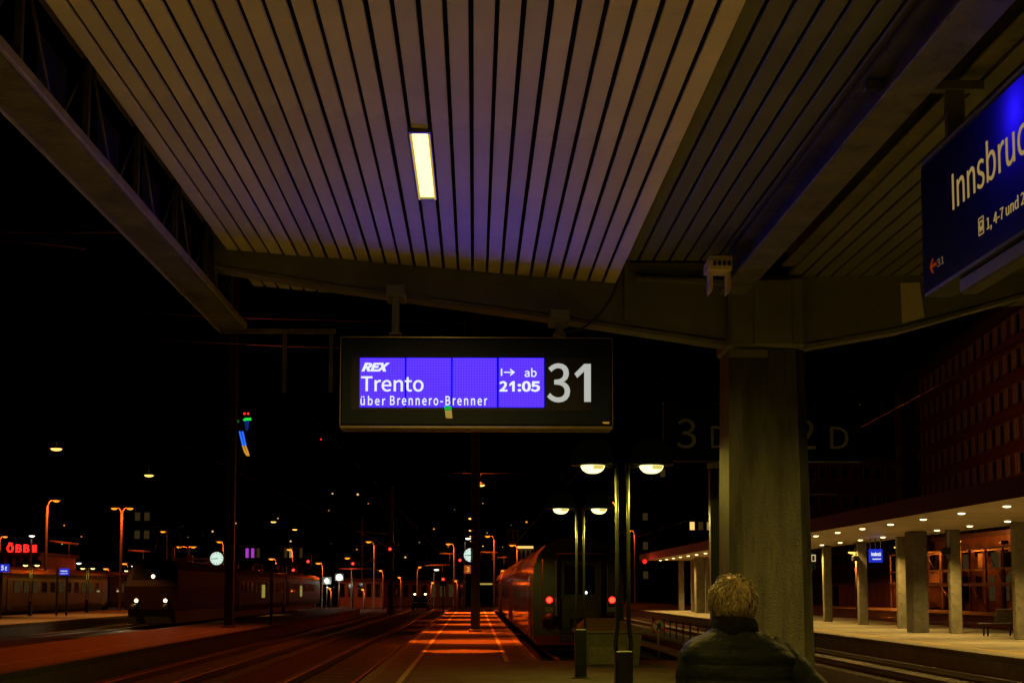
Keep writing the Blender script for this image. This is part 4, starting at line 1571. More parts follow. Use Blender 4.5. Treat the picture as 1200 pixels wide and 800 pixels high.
MB().box(44.40, 44.499, 100, 136.5, 4.0, 4.25).build('string_course', M['frame'], st)
wn_ = None
for k in range(11):
    y = 102.2 + 3.2 * k
    b = MB()
    pr = [(44.47, y - .9, 4.4), (44.47, y + .9, 4.4), (44.47, y + .9, 5.2)] + [(44.47, y + .9 * math.cos(R(20 * j)), 5.2 + .55 * math.sin(R(20 * j))) for j in range(1, 9)] + [(44.47, y - .9, 5.2)]
    b.prism(pr, (-.05, 0, 0))
    w = b.build('arched_window', M['frame'], st, loc=(44.47, y, 4.4))
    MB().box(44.405, 44.418, y - .75, y + .75, 4.5, 5.15).build('pane', M['glass'], w)
    w = MB().box(44.44, 44.499, y - .8, y + .8, .6, 2.9).build('window', M['frame'], st, loc=(44.47, y, .6))
    g = MB()
    g.box(44.425, 44.439, y - .70, y - .05, .7, 2.8)
    g.box(44.425, 44.439, y + .05, y + .70, .7, 2.8)
    g.build('pane', M['g_windowdim'] if k in (2, 5, 6) else M['glass'], w)


def street_lamp(px, py, ppx, label, H=8.0, power=0, group='orange street lamps along the yard', Y=None, color=SODIUM, glowm='g_sod', r=.10, both=None, head_w=.30):
    """Post at photograph column ppx, head where the photograph shows it; both: column of a second head."""
    Y = Y or FPX * (H - EYE.z) / (690 - py)
    if Y > 165:          # low lamps stand nearer and lower
        Y = 165
        power *= 2
    h = at(px, py, Y)
    p = at(ppx, py, Y)
    t = thing('street_lamp', label, 'street lamp', (p.x, Y, -.6), group)
    k = Y / 100
    MB().tube([(p.x, Y, -.6), (p.x, Y, h.z - .35)], [.12, .08] if Y < 140 else [.09, .055], 8).build('post', M['post_orange'], t)
    for hx in [h.x] + ([at(both, py, Y).x] if both else []):
        s = 1 if hx > p.x else -1
        MB().tube([(p.x, Y, h.z - .40), (p.x + s * .15, Y, h.z - .02), (hx - s * .2, Y, h.z + .10)], .05, 6).build('arm', M['post_orange'], t)
        b = MB()
        b.ball((hx, Y, h.z + .07), (.26 * k + .10, .3, .08), 12, 6)
        hd = b.build('head', M['darkmetal'], t)
        MB().ball((hx, Y - .02, h.z), (r * k + .13, .26, .06 * k + .05), 12, 6).build('lens', M[glowm], hd)
        if power:
            lamp('POINT', 'street_lamp_light', (hx, Y - .1, h.z - .30), power * .8, color, t, size=.2)
    return t


GS = 'orange street lamps along the yard'
L_ = 'orange street lamp on a slim post in the dark yard'
street_lamp(66, 586.5, 55.5, 'orange street lamp with single arm above the red lettering', power=340)
street_lamp(152.5, 595.5, 143, 'twin-armed orange street lamp on two close posts at left', power=220, both=134)
street_lamp(6, 628.5, 0, 'orange street lamp at the left picture edge beside the red lettering', power=120)
street_lamp(191, 622.5, 196, 'small orange lamp up right of the twin-armed street lamp', power=0)
street_lamp(226.5, 640.5, 220, 'twin-headed orange lamp among lit steel posts left of the clock', power=260, both=210)
street_lamp(257, 634.5, 262, 'orange lamp on a bent arm just above the left clock', power=90)
street_lamp(339, 643.5, 343, 'orange lamp on a slim post above the string of white lights', power=110)
street_lamp(318, 654.5, 323.5, 'low orange lamp just above the dark 4 E sign', power=90)
street_lamp(373, 659.5, 378, 'low orange lamp beside the dimmer white floodlight', power=90)
street_lamp(407, 653.5, 412, 'orange lamp on a post right of the brightest white floodlight', power=100)
street_lamp(432, 634.5, 438.5, 'orange lamp on a tall post left of the red signal', power=160)
street_lamp(525.5, 637, 532, 'orange lamp with lit bent arm left of the half-hidden clock', power=180)
street_lamp(571.5, 628, 579, 'orange lamp right of the platform mast and clock', power=200)
street_lamp(600, 638.5, 606, 'orange lamp left of the train roof', power=160)
street_lamp(716, 588.5, 722, 'orange lamp between the two nearer lamp poles', power=240)
street_lamp(737, 621.5, 743.5, 'orange lamp right of the nearer lamp post', power=180)
for (px, py, ppx, lb) in ((84, 662, 88, 'short orange lamp behind the blue platform sign'), (124, 666, 128, 'short orange lamp above the old coaches'),
                          (146, 660, 150, 'short orange lamp left of the locomotive')):
    street_lamp(px, py, ppx, lb, H=5.5, power=40)
for (px, py, ppx, lb) in ((37.5, 627.5, 37, 'pale white lamp on a short pole behind the red lettering'), (92.5, 659.5, 98, 'pale white lamp right of the blue platform sign'),
                          (157, 663, 162, 'pale white lamp with curved post left of the locomotive headlight'), (548.5, 630.5, 544.5, 'pale white lamp on a pole left of the platform mast'),
                          (511.5, 667, 508.5, 'pale white lamp on a thin pole over the depot')):
    street_lamp(px, py, ppx, lb, H=6.5, group='pale white lamps along the yard', glowm='g_white')

for (px, py, ppx, lb) in ((244.5, 662, 247, 'dull orange lamp low between the steel portal and the clock'), (302, 661.5, 304, 'dull orange lamp above the purple windows house side'),
                          (292, 672, 290, 'low orange lamp over the dark coach roofs'), (352, 676, 354, 'low amber lamp right of the 4 E sign'), (386.5, 689, 388, 'low amber lamp under the dimmer floodlight'),
                          (446, 668, 449, 'low orange lamp right of the tall orange lamp post'), (468, 676, 470, 'low amber lamp over the parked car'), (492, 664, 489, 'dull orange lamp on the depot side left of the pale pole lamp'),
                          (507, 682, 505, 'lowest amber lamp by the depot wall'), (534, 680, 536, 'low amber lamp just left of the platform mast'), (589, 668, 586, 'low orange lamp between mast and train'),
                          (425, 690, 427, 'lowest orange lamp at the depot door')):
    street_lamp(px, py, ppx, lb, Y=158, power=28, r=.02)

# lamps behind the right platform
for (px, py, ppx, lb, hot_) in ((1053, 641, 1057.5, 'orange lamp behind the paired columns of the far platform', 1700), (1120.5, 634, 1124.5, 'bright lamp on a tall post behind the right column', 600),
                               (999.5, 647, 1003, 'orange lamp beside the slim column left of the hanging sign', 450)):
    street_lamp(px, py, ppx, lb, Y=122 if px > 1050 and px < 1100 else 112, power=hot_, group='lamps behind the far platform', glowm='g_sodhot', color=(1, .22, .02), r=.24)

# overhead lamps hung over the platform line
def hung_lamp(x, Y, z, label, power, hot=True, ang=60, w=.30, group='lamps hung on cross wires', m_='g_sodhot', col=SODIUM):
    t = thing('hanging_lamp', label, 'hanging lamp', (x, Y, z), group)
    b = MB()
    b.lathe([(.06, .20), (w * .8, .10), (w, .03), (w, 0)], (x, Y, z), 16)
    b.build('shade', M['darkmetal'], t)
    MB().ball((x, Y, z - .01), (w * .92, .3, .11), 14, 6).build('lens', M[m_], t)
    MB().tube([(x, Y, z + .19), (x, Y, z + .8)], .03, 6).build('rod', M['black'], t)
    MB().tube([(x - 14, Y, z + 1.25), (x - 7, Y, z + .93), (x, Y, z + .8), (x + 7, Y, z + .95), (x + 14, Y, z + 1.3)], .010, 5).build('cross_wire', M['cable'], t)
    if power:
        lamp('SPOT', 'hanging_lamp_light', (x, Y, z - .2), power, col, t, size=.12, angle=R(ang), blend=.25, aim=(0, 0, -1))
        if Y > 42:
            lamp('SPOT', 'hanging_lamp_light', (x, Y, z - .2), power * .14, col, t, size=.12, angle=R(52), blend=.9, aim=(.10, 0, -1))
            lamp('SPOT', 'hanging_lamp_light', (x, Y, z - .2), power * .20, col, t, size=.12, angle=R(48), blend=.5, aim=(.30, .05, -1))
    return t


for (px, py, pw, lb) in ((563.5, 568, 20000, 'first orange lamp hung above the platform mast'), (552, 607, 9000, 'second orange lamp hung in line over the platform'),
                         (552, 621, 0, 'third orange lamp in the column over the clock'), (552.5, 628, 0, 'fourth orange lamp in the column over the clock'), (553, 633.5, 0, 'lowest orange lamp just above the half-hidden clock')):
    Y = FPX * 7.35 / (690 - py)
    p = at(px, py, Y)
    hung_lamp(p.x, Y, p.z, lb, pw, ang=44 if pw else 60)
for (px, py, lb) in ((66, 525.5, 'largest pale lamp hung in the dark at far left'), (174.5, 556.5, 'pale lamp hung in the dark right of the far left one'),
                     (320.5, 611, 'small pale lamp hung right of the left mast'), (345.5, 620, 'smallest pale lamp hung right of the left mast')):
    Y = FPX * 7.35 / (690 - py)
    p = at(px, py, Y)
    hung_lamp(p.x, Y, p.z, lb, 2500 if py < 600 else 0, ang=95, m_='g_sodhot', group='pale lamps hung over the left tracks', w=.32, col=(1, .36, .06))
# the nearer lamps of the platform row, which stand behind the departure board and the roof in the photograph
for Y, a_, pw in ((38.4, 13, 15000), (45.5, 24, 12000), (55.5, 21, 17000), (67.5, 17, 17000), (78.0, 18, 17000), (89.5, 17, 17000), (101.5, 17, 20000)):
    z = 1.65 + 190 * Y / FPX + 1.0 if Y > 60 else (9.4 if 40 < Y < 50 else 10.2)
    hung_lamp(-.3, Y, z, 'orange lamp hung over the platform behind the departure board', pw * (z / 10) ** 2, ang=a_)


# ---------------------------------------------------------------- masts, clocks, signs on the platforms
def mast(px, base_y, w, H, label, Y=None, zb=0):
    Y = Y or FPX * (1.65 - zb) / (base_y - 690)
    x = at(px, base_y, Y).x
    t = thing('platform_mast', label, 'mast', (x, Y, zb))
    b = MB()
    for s in (-1, 1):
        b.bbox(x + s * w / 2 - .03, x + s * w / 2 + .03, Y - w / 2, Y + w / 2, zb, zb + H, .005)
    b.box(x - w / 2 + .031, x + w / 2 - .031, Y - .02, Y + .02, zb, zb + H)
    b.build('post', M['darkmetal'], t)
    MB().bbox(x - w * .8, x + w * .8, Y - w * .8, Y + w * .8, zb, zb + .10, .01).build('foot', M['concrete'], t)
    k = None
    return t, x, Y


def clock(px, py, rpx, Y, label, hour, minute, mx):
    p = at(px, py, Y)
    r = rpx * Y / FPX
    t = thing('station_clock', label, 'clock', (p.x, Y, p.z), 'station clocks')
    MB().tube([(p.x, Y + .22, p.z), (p.x, Y, p.z)], r * 1.06, 28).build('case', M['darkmetal'], t)
    f_ = MB().tube([(p.x, Y - .002, p.z), (p.x, Y - .012, p.z)], r * .985, 28).build('dial', M['g_clock'], t)
    b = MB()
    for k in range(12):
        q = R(30 * k)
        u_, v_ = Vector((math.sin(q), 0, math.cos(q))), Vector((math.cos(q), 0, -math.sin(q)))
        c = Vector((p.x, Y - .0135, p.z))
        l_ = .72 if k % 3 else .64
        b.prism([c + u_ * r * .9 + v_ * r * .03, c + u_ * r * .9 - v_ * r * .03, c + u_ * r * l_ - v_ * r * .03, c + u_ * r * l_ + v_ * r * .03], (0, -.002, 0))
    b.build('hour_mark', M['black'], f_)
    for nm, ang, ln, wd in (('hour_hand', 30 * (hour + minute / 60), .48, .06), ('minute_hand', 6 * minute, .78, .045)):
        q = R(ang)
        u_, v_ = Vector((math.sin(q), 0, math.cos(q))), Vector((math.cos(q), 0, -math.sin(q)))
        c = Vector((p.x, Y - .017, p.z))
        MB().prism([c - u_ * r * .15 + v_ * r * wd, c - u_ * r * .15 - v_ * r * wd, c + u_ * r * ln - v_ * r * wd * .7, c + u_ * r * ln + v_ * r * wd * .7], (0, -.003, 0)).build(nm, M['black'], f_)
    MB().tube([(p.x, Y + .11, p.z), (mx, Y + .11, p.z)], .035, 6).build('arm', M['darkmetal'], t)
    return t


m1, mx1, my1 = mast(268, 734.5, .31, 26, 'tall dark steel mast on the left platform beside the round clock')
clock(254, 654, 7.7, my1 - .1, 'round white station clock on the left platform mast', 8, 44, mx1)
# unseen floodlight head added on the mast's top to light the platform
b = MB()
b.bbox(mx1 - 1.4, mx1 + 1.4, my1 - .06, my1 + .06, 25.6, 25.75, .01)
b.build('lamp_bar', M['darkmetal'], m1)
for s in (-1, 0, 1):
    hd = MB().bbox(mx1 + s - .25, mx1 + s + .25, my1 - .3, my1 + .1, 25.2, 25.55, .03).build('floodlight', M['darkmetal'], m1)
    MB().box(mx1 + s - .2, mx1 + s + .2, my1 - .25, my1 + .05, 25.18, 25.199).build('lens', M['g_sod'], hd)
lamp('SPOT', 'unseen_flood_lamp', (mx1, my1 - .2, 25.1), 10000, SODIUM, m1, size=.5, angle=R(92), blend=.8, aim=(-.03, -.50, -1))
m2, mx2, my2 = mast(557, 739.5, .30, 14, 'dark steel mast standing in the middle of the platform')
clock(551.5, 650, 8.0, my2 + 2.2, 'round white clock half hidden behind the platform mast', 8, 44, mx2 + .3)
for (px, yb, H, lb) in ((391, 702, 12, 'thin dark catenary mast left of the white yard lights'), (458.5, 719, 11, 'dark catenary mast on a pale concrete footing between tracks'),
                        (500.5, 703, 9, 'slim pale pole left of the depot'), (120, 700, 13, 'dark catenary mast behind the old grey coaches'), (48, 704, 12, 'dark catenary mast behind the red lettering'),
                        (424, 708, 12, 'dark catenary mast by the orange-lit wall'), (579, 706, 10, 'dark catenary mast right of the half-hidden clock')):
    Y = FPX * 2.25 / (yb - 690)
    p = at(px, yb, Y)
    t = thing('catenary_mast', lb, 'mast', (p.x, Y, -.6), 'catenary masts')
    MB().bbox(p.x - .16, p.x + .16, Y - .16, Y + .16, -.1, H, .01).build('post', M['darkmetal'], t)
    MB().bbox(p.x - .4, p.x + .4, Y - .4, Y + .4, -.62, -.1, .03).build('footing', M['concrete'], t)
    s = -1 if px > 450 else 1
    MB().tube([(p.x, Y, 6.6), (p.x + s * 3.2, Y, 6.9)], .04, 6).build('cantilever', M['post_orange'], t)
    MB().tube([(p.x, Y, 5.2), (p.x + s * 2.9, Y, 6.85)], .04, 6).build('cantilever', M['post_orange'], t)
    MB().tube([(p.x + s * .8, Y, 5.65), (p.x + s * 3.3, Y, 5.55)], .03, 6).build('steady_arm', M['post_orange'], t)
    MB().lathe([(.03, -.12), (.07, -.08), (.03, -.04), (.07, 0), (.03, .04), (.07, .08), (.03, .12)], (p.x + s * .35, Y, 6.63), 8).build('insulator', M['insul'], t)

# lit steel portals in the yard
for (pts, lb) in ((((203, 643), (203, 668), (220, 668), (220, 640), (203, 655), (246, 655), (224, 667), (246, 660)), 'orange-lit steel portal with braces left of the clock'),):
    Y = 150
    q = [at(x, y, Y) for x, y in pts]
    t = thing('steel_portal', lb, 'gantry', (q[0].x, Y, -.6))
    for xx in (203, 220.5, 224.5):
        a_ = at(xx, 650, Y)
        MB().bbox(a_.x - .15, a_.x + .15, Y - .15, Y + .15, -.6, at(xx, 641 if xx != 224.5 else 650, Y).z, .01).build('post', M['post_orange'], t)
    for (xa, ya, xb, yb) in ((201, 654.5, 246, 654.5), (201, 655.5, 212, 667), (225, 662.5, 246, 657), (224, 661.5, 262, 664)):
        MB().tube([at(xa, ya, Y), at(xb, yb, Y)], .13, 6).build('beam', M['post_orange'], t)
for (xa, ya, xb, yb, Y, lb) in ((58, 633.5, 91, 637.5, 110, 'orange-lit crossarm right of the red lettering'), (150, 644.5, 176, 646, 130, 'orange-lit crossarm right of the twin street lamp'),
                                (515, 648, 532, 648.5, 170, 'upper orange-lit crossarm left of the clock'), (499, 662, 527, 661.5, 160, 'lower orange-lit crossarm left of the clock'),
                                (563, 646.5, 583, 647, 170, 'orange-lit crossarm right of the platform mast'), (397, 666.3, 436, 666, 150, 'orange-lit crossarm by the thin catenary mast'),
                                (583, 653, 594, 652.5, 160, 'short orange-lit crossarm left of the train')):
    a_, c_ = at(xa, ya, Y), at(xb, yb, Y)
    t = thing('crossarm', lb, 'crossarm', tuple(a_), 'lit crossarms of the catenary')
    MB().tube([a_, c_], .10, 6).build('tube', M['post_orange'], t)
    mid = a_.lerp(c_, .7)
    MB().tube([mid, mid + Vector((0, 0, -1.0))], .03, 5).build('dropper', M['post_orange'], t)
    lamp('POINT', 'crossarm_fill', a_ + Vector((1.0, -1.2, .6)), 55, SODIUM, t, size=.15)  # added bare lamp without fixture, brightens the arm

# span and contact wires
def wire(pts, r, label, m_='cable'):
    return MB().tube(pts, r, 5).build('overhead_wire', M[m_], None, label, 'wire', 'overhead wires')


wire([at(-60, 271, 40), at(60, 272.5, 40), at(175, 272.5, 40)], .035, 'upper dark cross wire meeting the edge girder at left', 'galv')
wire([at(-60, 277, 40), at(40, 285, 40), at(100, 292, 40)], .025, 'lower slack wire left of the edge girder', 'galv')
wire([at(1003, 503.5, 60), at(1110, 446, 48), at(1230, 380, 38)], .022, 'pale contact wire crossing in front of the red office block', 'galv')
wire([at(945, 578.5, 90), at(995, 578.5, 90)], .04, 'short pale cross wire right of the pillar', 'galv')
for xc in (-7.3, -3.4, 3.2, 6.9, 11.2):
    wire([(xc, 20, 5.25), (xc, 160, 5.25)], .008, {-7.3: 'contact wire over the far left near track', -3.4: 'contact wire over the track beside the platform', 3.2: 'contact wire over the standing train',
                                                  6.9: 'contact wire over the track by the fence', 11.2: 'contact wire along the lit right platform'}[xc])
wire([at(560, 530, 120), at(508, 602, 120)], .03, 'slanting dark wire left of the platform mast')


# signals
def signal(px, py, z, label, Y=None, r=.20):
    Y = Y or FPX * (z - EYE.z) / (690 - py)
    p = at(px, py, Y)
    t = thing('railway_signal', label, 'signal', (p.x, Y, -.6), 'red railway signals')
    MB().tube([(p.x, Y + .2, -.6), (p.x, Y + .2, p.z - .5)], .08, 6).build('post', M['black'], t)
    k = Y / 120
    MB().bbox(p.x - .32, p.x + .32, Y + .05, Y + .3, p.z - .6, p.z + .7, .03).build('head', M['black'], t)
    MB().tube([(p.x, Y + .03, p.z), (p.x, Y - .02, p.z)], r * k * .5 + .03, 14).build('red_aspect', M['g_red'], t)
    MB().tube([(p.x, Y - .021, p.z), (p.x, Y - .03, p.z)], (r * k * .5 + .03) * .5, 12).build('lamp_core', M['g_redhot'], t)
    return t


signal(457, 643, 5, 'bright red signal alone in the dark middle of the yard')
signal(539, 656, 4.5, 'red signal just left of the half-hidden clock')
signal(413.5, 660, 4.5, 'red signal beside the orange lamp near the white lights')
signal(361, 657.5, 4.5, 'red signal right of the dark 4 E sign')
signal(343.7, 667.5, 3.6, 'red signal above the dark 4 E sign post', Y=140)
signal(303.5, 669.5, 3.6, 'red signal between the mast and the 4 E sign', Y=140)
signal(275.5, 668.5, 3.6, 'red signal touching the left platform mast', Y=140)
signal(519.3, 678.3, 2.5, 'small low red signal over the depot yard', Y=130)


# small signs on posts
def post_sign(x0, y0, x1, y1, Y, zb, label, words_, pm, tm, posts):
    a_, c_ = at(x0, y0, Y), at(x1, y1, Y)
    t = thing('platform_sign', label, 'sign', ((a_.x + c_.x) / 2, Y, zb))
    MB().bbox(a_.x, c_.x, Y, Y + .12, c_.z, a_.z, .01).build('panel', M[pm], t)
    w, h = c_.x - a_.x, a_.z - c_.z
    for s, fx0, fz0, fw, fh in words_:
        text(s, 'lettering', M[tm], t, (a_.x + w * fx0, Y - .004, c_.z + h * fz0), X1, Z1, w * fw, h * fh, depth=.004, offset=.01)
    for px in posts:
        p = at(px, y1, Y)
        MB().bbox(p.x - .06, p.x + .06, Y + .03, Y + .10, zb, p.z + (0 if x0 <= px <= x1 else h), .005).build('post', M['black'], t)
    return t


post_sign(69.5, 665.5, 80.5, 673.5, 91, 0, 'lit blue station name sign on two posts at left', [('Innsbruck', .14, .50, .72, .26), ('Hauptbahnhof', .10, .16, .80, .16)], 'g_blue', 'g_signtext', (67, 78.5))
post_sign(-2, 660.5, 10.2, 669.8, 80, 0, 'lit blue sign lettered 5 E at the left picture edge', [('5', .28, .22, .24, .60), ('E', .66, .22, .18, .46)], 'g_blue', 'g_signtext', (1,))
post_sign(69, 680, 84, 686.5, 112, 0, 'small blurred blue sign below the station name sign', [('5', .25, .2, .2, .6), ('E', .62, .2, .2, .5)], 'g_bluedim', 'g_signtext', (72,))
post_sign(321.5, 661, 335, 670.5, 66, 0, 'dark unlit sign lettered 4 E on the left platform', [('4', .14, .2, .34, .66), ('E', .64, .2, .22, .46)], 'navy', 'offwhite', (318.3,))
post_sign(544, 662, 553.2, 671.5, 60, 0, 'small orange-lit sign numbered 3 beside the platform mast', [('3', .26, .2, .42, .62)], 'g_orangesign', 'g_orangetext', (554.5,))

# lamp posts of the far left platform: same model as the nearer ones
for px, by_, Y, lb in ((35, 720, 89.6, 'small twin-headed lamp post left on the far platform'), (101.5, 718, 103, 'small twin-headed lamp post right of the blue name sign'), (152, 716, 116, 'small twin-headed lamp post by the locomotive')):
    p = at(px, by_, Y)
    twin_lamp((p.x, Y, 0), lb, 0, group='twin-headed lamp posts on the far left platform')
    lamp('POINT', 'post_glow', (p.x, Y - .25, 2.8), 12, LAMPY, None, size=.2)


# ---------------------------------------------------------------- trains on the left
def old_coach(x, y0, y1, label, m_, lit, roofm='trainroof', zr=-.38, nwin=11):
    t = thing('old_coach', label, 'train coach', (x, y0, zr), 'coaches standing left in the yard')
    prof = [(1.32, .55), (1.40, .95), (1.40, 2.75), (1.30, 3.05)]
    b = MB()
    n = [(x + a_, zr + c_) for a_, c_ in prof] + [(x - a_, zr + c_) for a_, c_ in reversed(prof)]
    b.prism([(a_, y0, c_) for a_, c_ in n], (0, y1 - y0, 0))
    b.build('body', M[m_], t)
    rp = [(x - 1.42, zr + 3.06), (x + 1.42, zr + 3.06), (x + 1.25, zr + 3.3), (x + .7, zr + 3.5), (x, zr + 3.56), (x - .7, zr + 3.5), (x - 1.25, zr + 3.3)]
    MB().prism([(a_, y0 - .05, c_) for a_, c_ in rp], (0, y1 - y0 + .1, 0)).build('roof', M[roofm], t)
    MB().box(x - 1.1, x + 1.1, y0 + .8, y1 - .8, zr + .10, zr + .549).build('underframe', M['black'], t)
    st_ = (y1 - y0 - 4) / nwin
    for k in range(nwin):
        y = y0 + 2.2 + st_ * k
        w = MB().box(x + 1.395, x + 1.425, y, y + st_ * .62, zr + 1.75, zr + 2.6).build('window', M['frame'], t)
        MB().box(x + 1.4255, x + 1.433, y + .08, y + st_ * .62 - .08, zr + 1.82, zr + 2.53).build('pane', M['g_windowdim'] if k in lit else M['glass'], w)
    for yy in (y0 + .9, y1 - 1.8):
        MB().box(x + 1.402, x + 1.43, yy, yy + .95, zr + .7, zr + 2.7).build('door', M[m_], t)
    for yb in (y0 + 3, y1 - 4):
        for dy in (-1.2, 1.2):
            MB().tube([(x + .80, yb + dy, zr + .46), (x - .80, yb + dy, zr + .46)], .45, 16).build('wheelset', M['darkmetal'], t)
    return t


old_coach(-31.6, 66, 91.6, 'grey old coach cut by the left picture edge', 'oldtrain', (3, 6))
old_coach(-31.6, 92.2, 118.4, 'grey old coach behind the twin lamp posts at left', 'oldtrain', (0, 1, 2, 5, 8, 9))
old_coach(-31.6, 119, 133, 'reddish old coach with bright windows left of the locomotive', 'locored', (1, 2, 3, 4, 5), nwin=6)

# locomotive with lit headlights, and its dark coaches
YL, XL = 79.0, at(177, 703, 79).x
lc = thing('locomotive', 'dark locomotive facing us with three lit headlights', 'locomotive', (XL, YL, -.38))
prof = [(1.45, .9), (1.45, 2.2), (1.32, 3.1), (1.05, 3.6), (0, 3.75)]
n = [(XL + a_, -.38 + c_) for a_, c_ in prof] + [(XL - a_, -.38 + c_) for a_, c_ in reversed(prof[:-1])]
b = MB()
nn_ = len(n)
v0 = [(x, YL + (.55 if z > 2.2 else .0) + (.25 if z > 2.9 else 0), z) for x, z in n]
b.add(v0 + [(x, YL + 19, z) for x, z in n], [tuple(range(nn_)), tuple(range(2 * nn_ - 1, nn_ - 1, -1))] + [(i, (i + 1) % nn_, (i + 1) % nn_ + nn_, i + nn_) for i in range(nn_)])
b.build('body', M['locored'], lc)
b = MB()
b.add([(XL - 1.15, YL + .10, 1.95), (XL + 1.15, YL + .10, 1.95), (XL + 1.05, YL + .50, 2.85), (XL - 1.05, YL + .50, 2.85)], [(0, 1, 2, 3)])
b.build('windscreen', M['glass'], lc)
MB().bbox(XL - 1.3, XL + 1.3, YL + .2, YL + 18.6, -.26, .519, .04).build('underframe', M['black'], lc)
for s in (-.87, .87):
    MB().tube([(XL + s, YL + .1, .66), (XL + s, YL - .5, .66)], .2, 14).build('buffer', M['black'], lc)
    p = at(160 if s < 0 else 194, 703.3, YL)
    h = MB().tube([(p.x, YL + .05, p.z), (p.x, YL - .06, p.z)], .20, 16).build('headlight', M['darkmetal'], lc)
    MB().tube([(p.x, YL - .061, p.z), (p.x, YL - .075, p.z)], .10, 14).build('lens', M['g_head'], h)
    lamp('SPOT', 'headlight_lamp', (p.x, YL - .3, p.z), 60, (1, .8, .45), lc, size=.1, angle=R(100), blend=.8, aim=(0, -1, -.35))
p = at(180, 675, YL + .3)
h = MB().tube([(p.x, YL + .9, p.z), (p.x, YL + .2, p.z)], .20, 16).build('headlight', M['darkmetal'], lc)
MB().tube([(p.x, YL + .199, p.z), (p.x, YL + .18, p.z)], .10, 14).build('lens', M['g_head'], h)
b = MB()
b.tube([(XL - .7, YL + 3, 3.4), (XL - .7, YL + 4.5, 4.4), (XL - .7, YL + 3.2, 5.2)], .04, 6)
b.tube([(XL + .7, YL + 3, 3.4), (XL + .7, YL + 4.5, 4.4), (XL + .7, YL + 3.2, 5.2)], .04, 6)
b.tube([(XL - .95, YL + 3.2, 5.22), (XL + .95, YL + 3.2, 5.22)], .05, 6)
b.build('pantograph', M['darkmetal'], lc)
for (ya, yb_, lb, lit) in ((98.6, 124.8, 'dark coach with one lit doorway behind the locomotive', 2), (125.4, 151.6, 'dark coach with a row of bright lights behind the mast', 1)):
    t = old_coach(XL, ya, yb_, lb, 'locored', ())
for (px, Y) in ((253, 111), (295.3, 135)):
    p = at(px, 691.5, Y)
    t = [o for o in bpy.data.objects if o.name.startswith('old_coach') and not o.parent and abs(o.location.x - XL) < .1]
    t = t[0] if Y < 124 else t[-1]
    MB().box(XL + 1.43, XL + 1.445, Y - .8, Y + .8, p.z - .55, p.z + .45).build('lit_door', glow('lit_door_light%d' % Y, (.75, .62, .12), .35), t)
cw = thing('street_lamp_string', 'string of bright white lights low behind the left platform', 'light string', tuple(at(315, 693, 155)))
p_, q_ = at(294, 692.5, 155), at(340, 692.5, 155)
MB().tube([p_ + Vector((0, .3, .25)), q_ + Vector((0, .3, .25))], .06, 6).build('rail', M['darkmetal'], cw)
for px in (297, 302, 308, 311, 313.5, 316, 321, 324, 326.5, 329, 333, 338):
    p = at(px, 693.5 + random.uniform(-.8, .8), 155)
    MB().ball(p, (.16 + random.random() * .14, .1, .13), 8, 5).build('light', M['g_head'], cw)
for px, py, r_, lb in ((397.5, 676, .36, 'brightest white floodlight in the middle yard'), (383, 680, .26, 'dimmer white floodlight left of the brightest one')):
    p = at(px, py, 160)
    t = thing('floodlight', lb, 'floodlight', (p.x, 160, -.6), 'white floodlights in the yard')
    MB().tube([(p.x, 160.2, -.6), (p.x, 160.2, p.z)], .08, 6).build('post', M['darkmetal'], t)
    MB().bbox(p.x - .5, p.x + .5, 160.05, 160.35, p.z - .4, p.z + .45, .04).build('head', M['darkmetal'], t)
    MB().ball((p.x, 160, p.z), (r_, .1, r_), 12, 6).build('lens', glow('flood_white%d' % px, (.85, 1, .92), 3), t)
    lamp('POINT', 'flood_lamp', (p.x, 159, p.z - .3), 160, (.8, 1, .85), t, size=.3)
for px in (486, 498.5):
    p = at(px, 695.8, 150)
    if px == 486:
        car = thing('parked_car', 'dark car with two lit headlights in front of the depot', 'car', (at(492, 700, 150).x, 150, -.6))
        cx0 = at(492, 700, 150).x
        b = MB()
        b.bbox(cx0 - .85, cx0 + .85, 150.05, 154.2, -.3, .30, .08)
        b.build('body', M['black'], car)
        b = MB()
        b.add([(cx0 - .78, 151.2, .301), (cx0 + .78, 151.2, .301), (cx0 + .78, 154, .301), (cx0 - .78, 154, .301), (cx0 - .62, 152, .86), (cx0 + .62, 152, .86), (cx0 + .62, 153.5, .86), (cx0 - .62, 153.5, .86)],
              [(0, 1, 5, 4), (1, 2, 6, 5), (2, 3, 7, 6), (3, 0, 4, 7), (4, 5, 6, 7)])
        b.build('cabin', M['glass'], car)
        for sx in (-.8, .8):
            for sy in (151, 153.3):
                MB().tube([(cx0 + sx - .1, sy, -.28), (cx0 + sx + .1, sy, -.28)], .31, 16).build('wheel', M['rubber'], car)
    MB().ball((p.x, 150.02, p.z), (.13, .06, .09), 10, 6).build('headlight', M['g_head'], car)

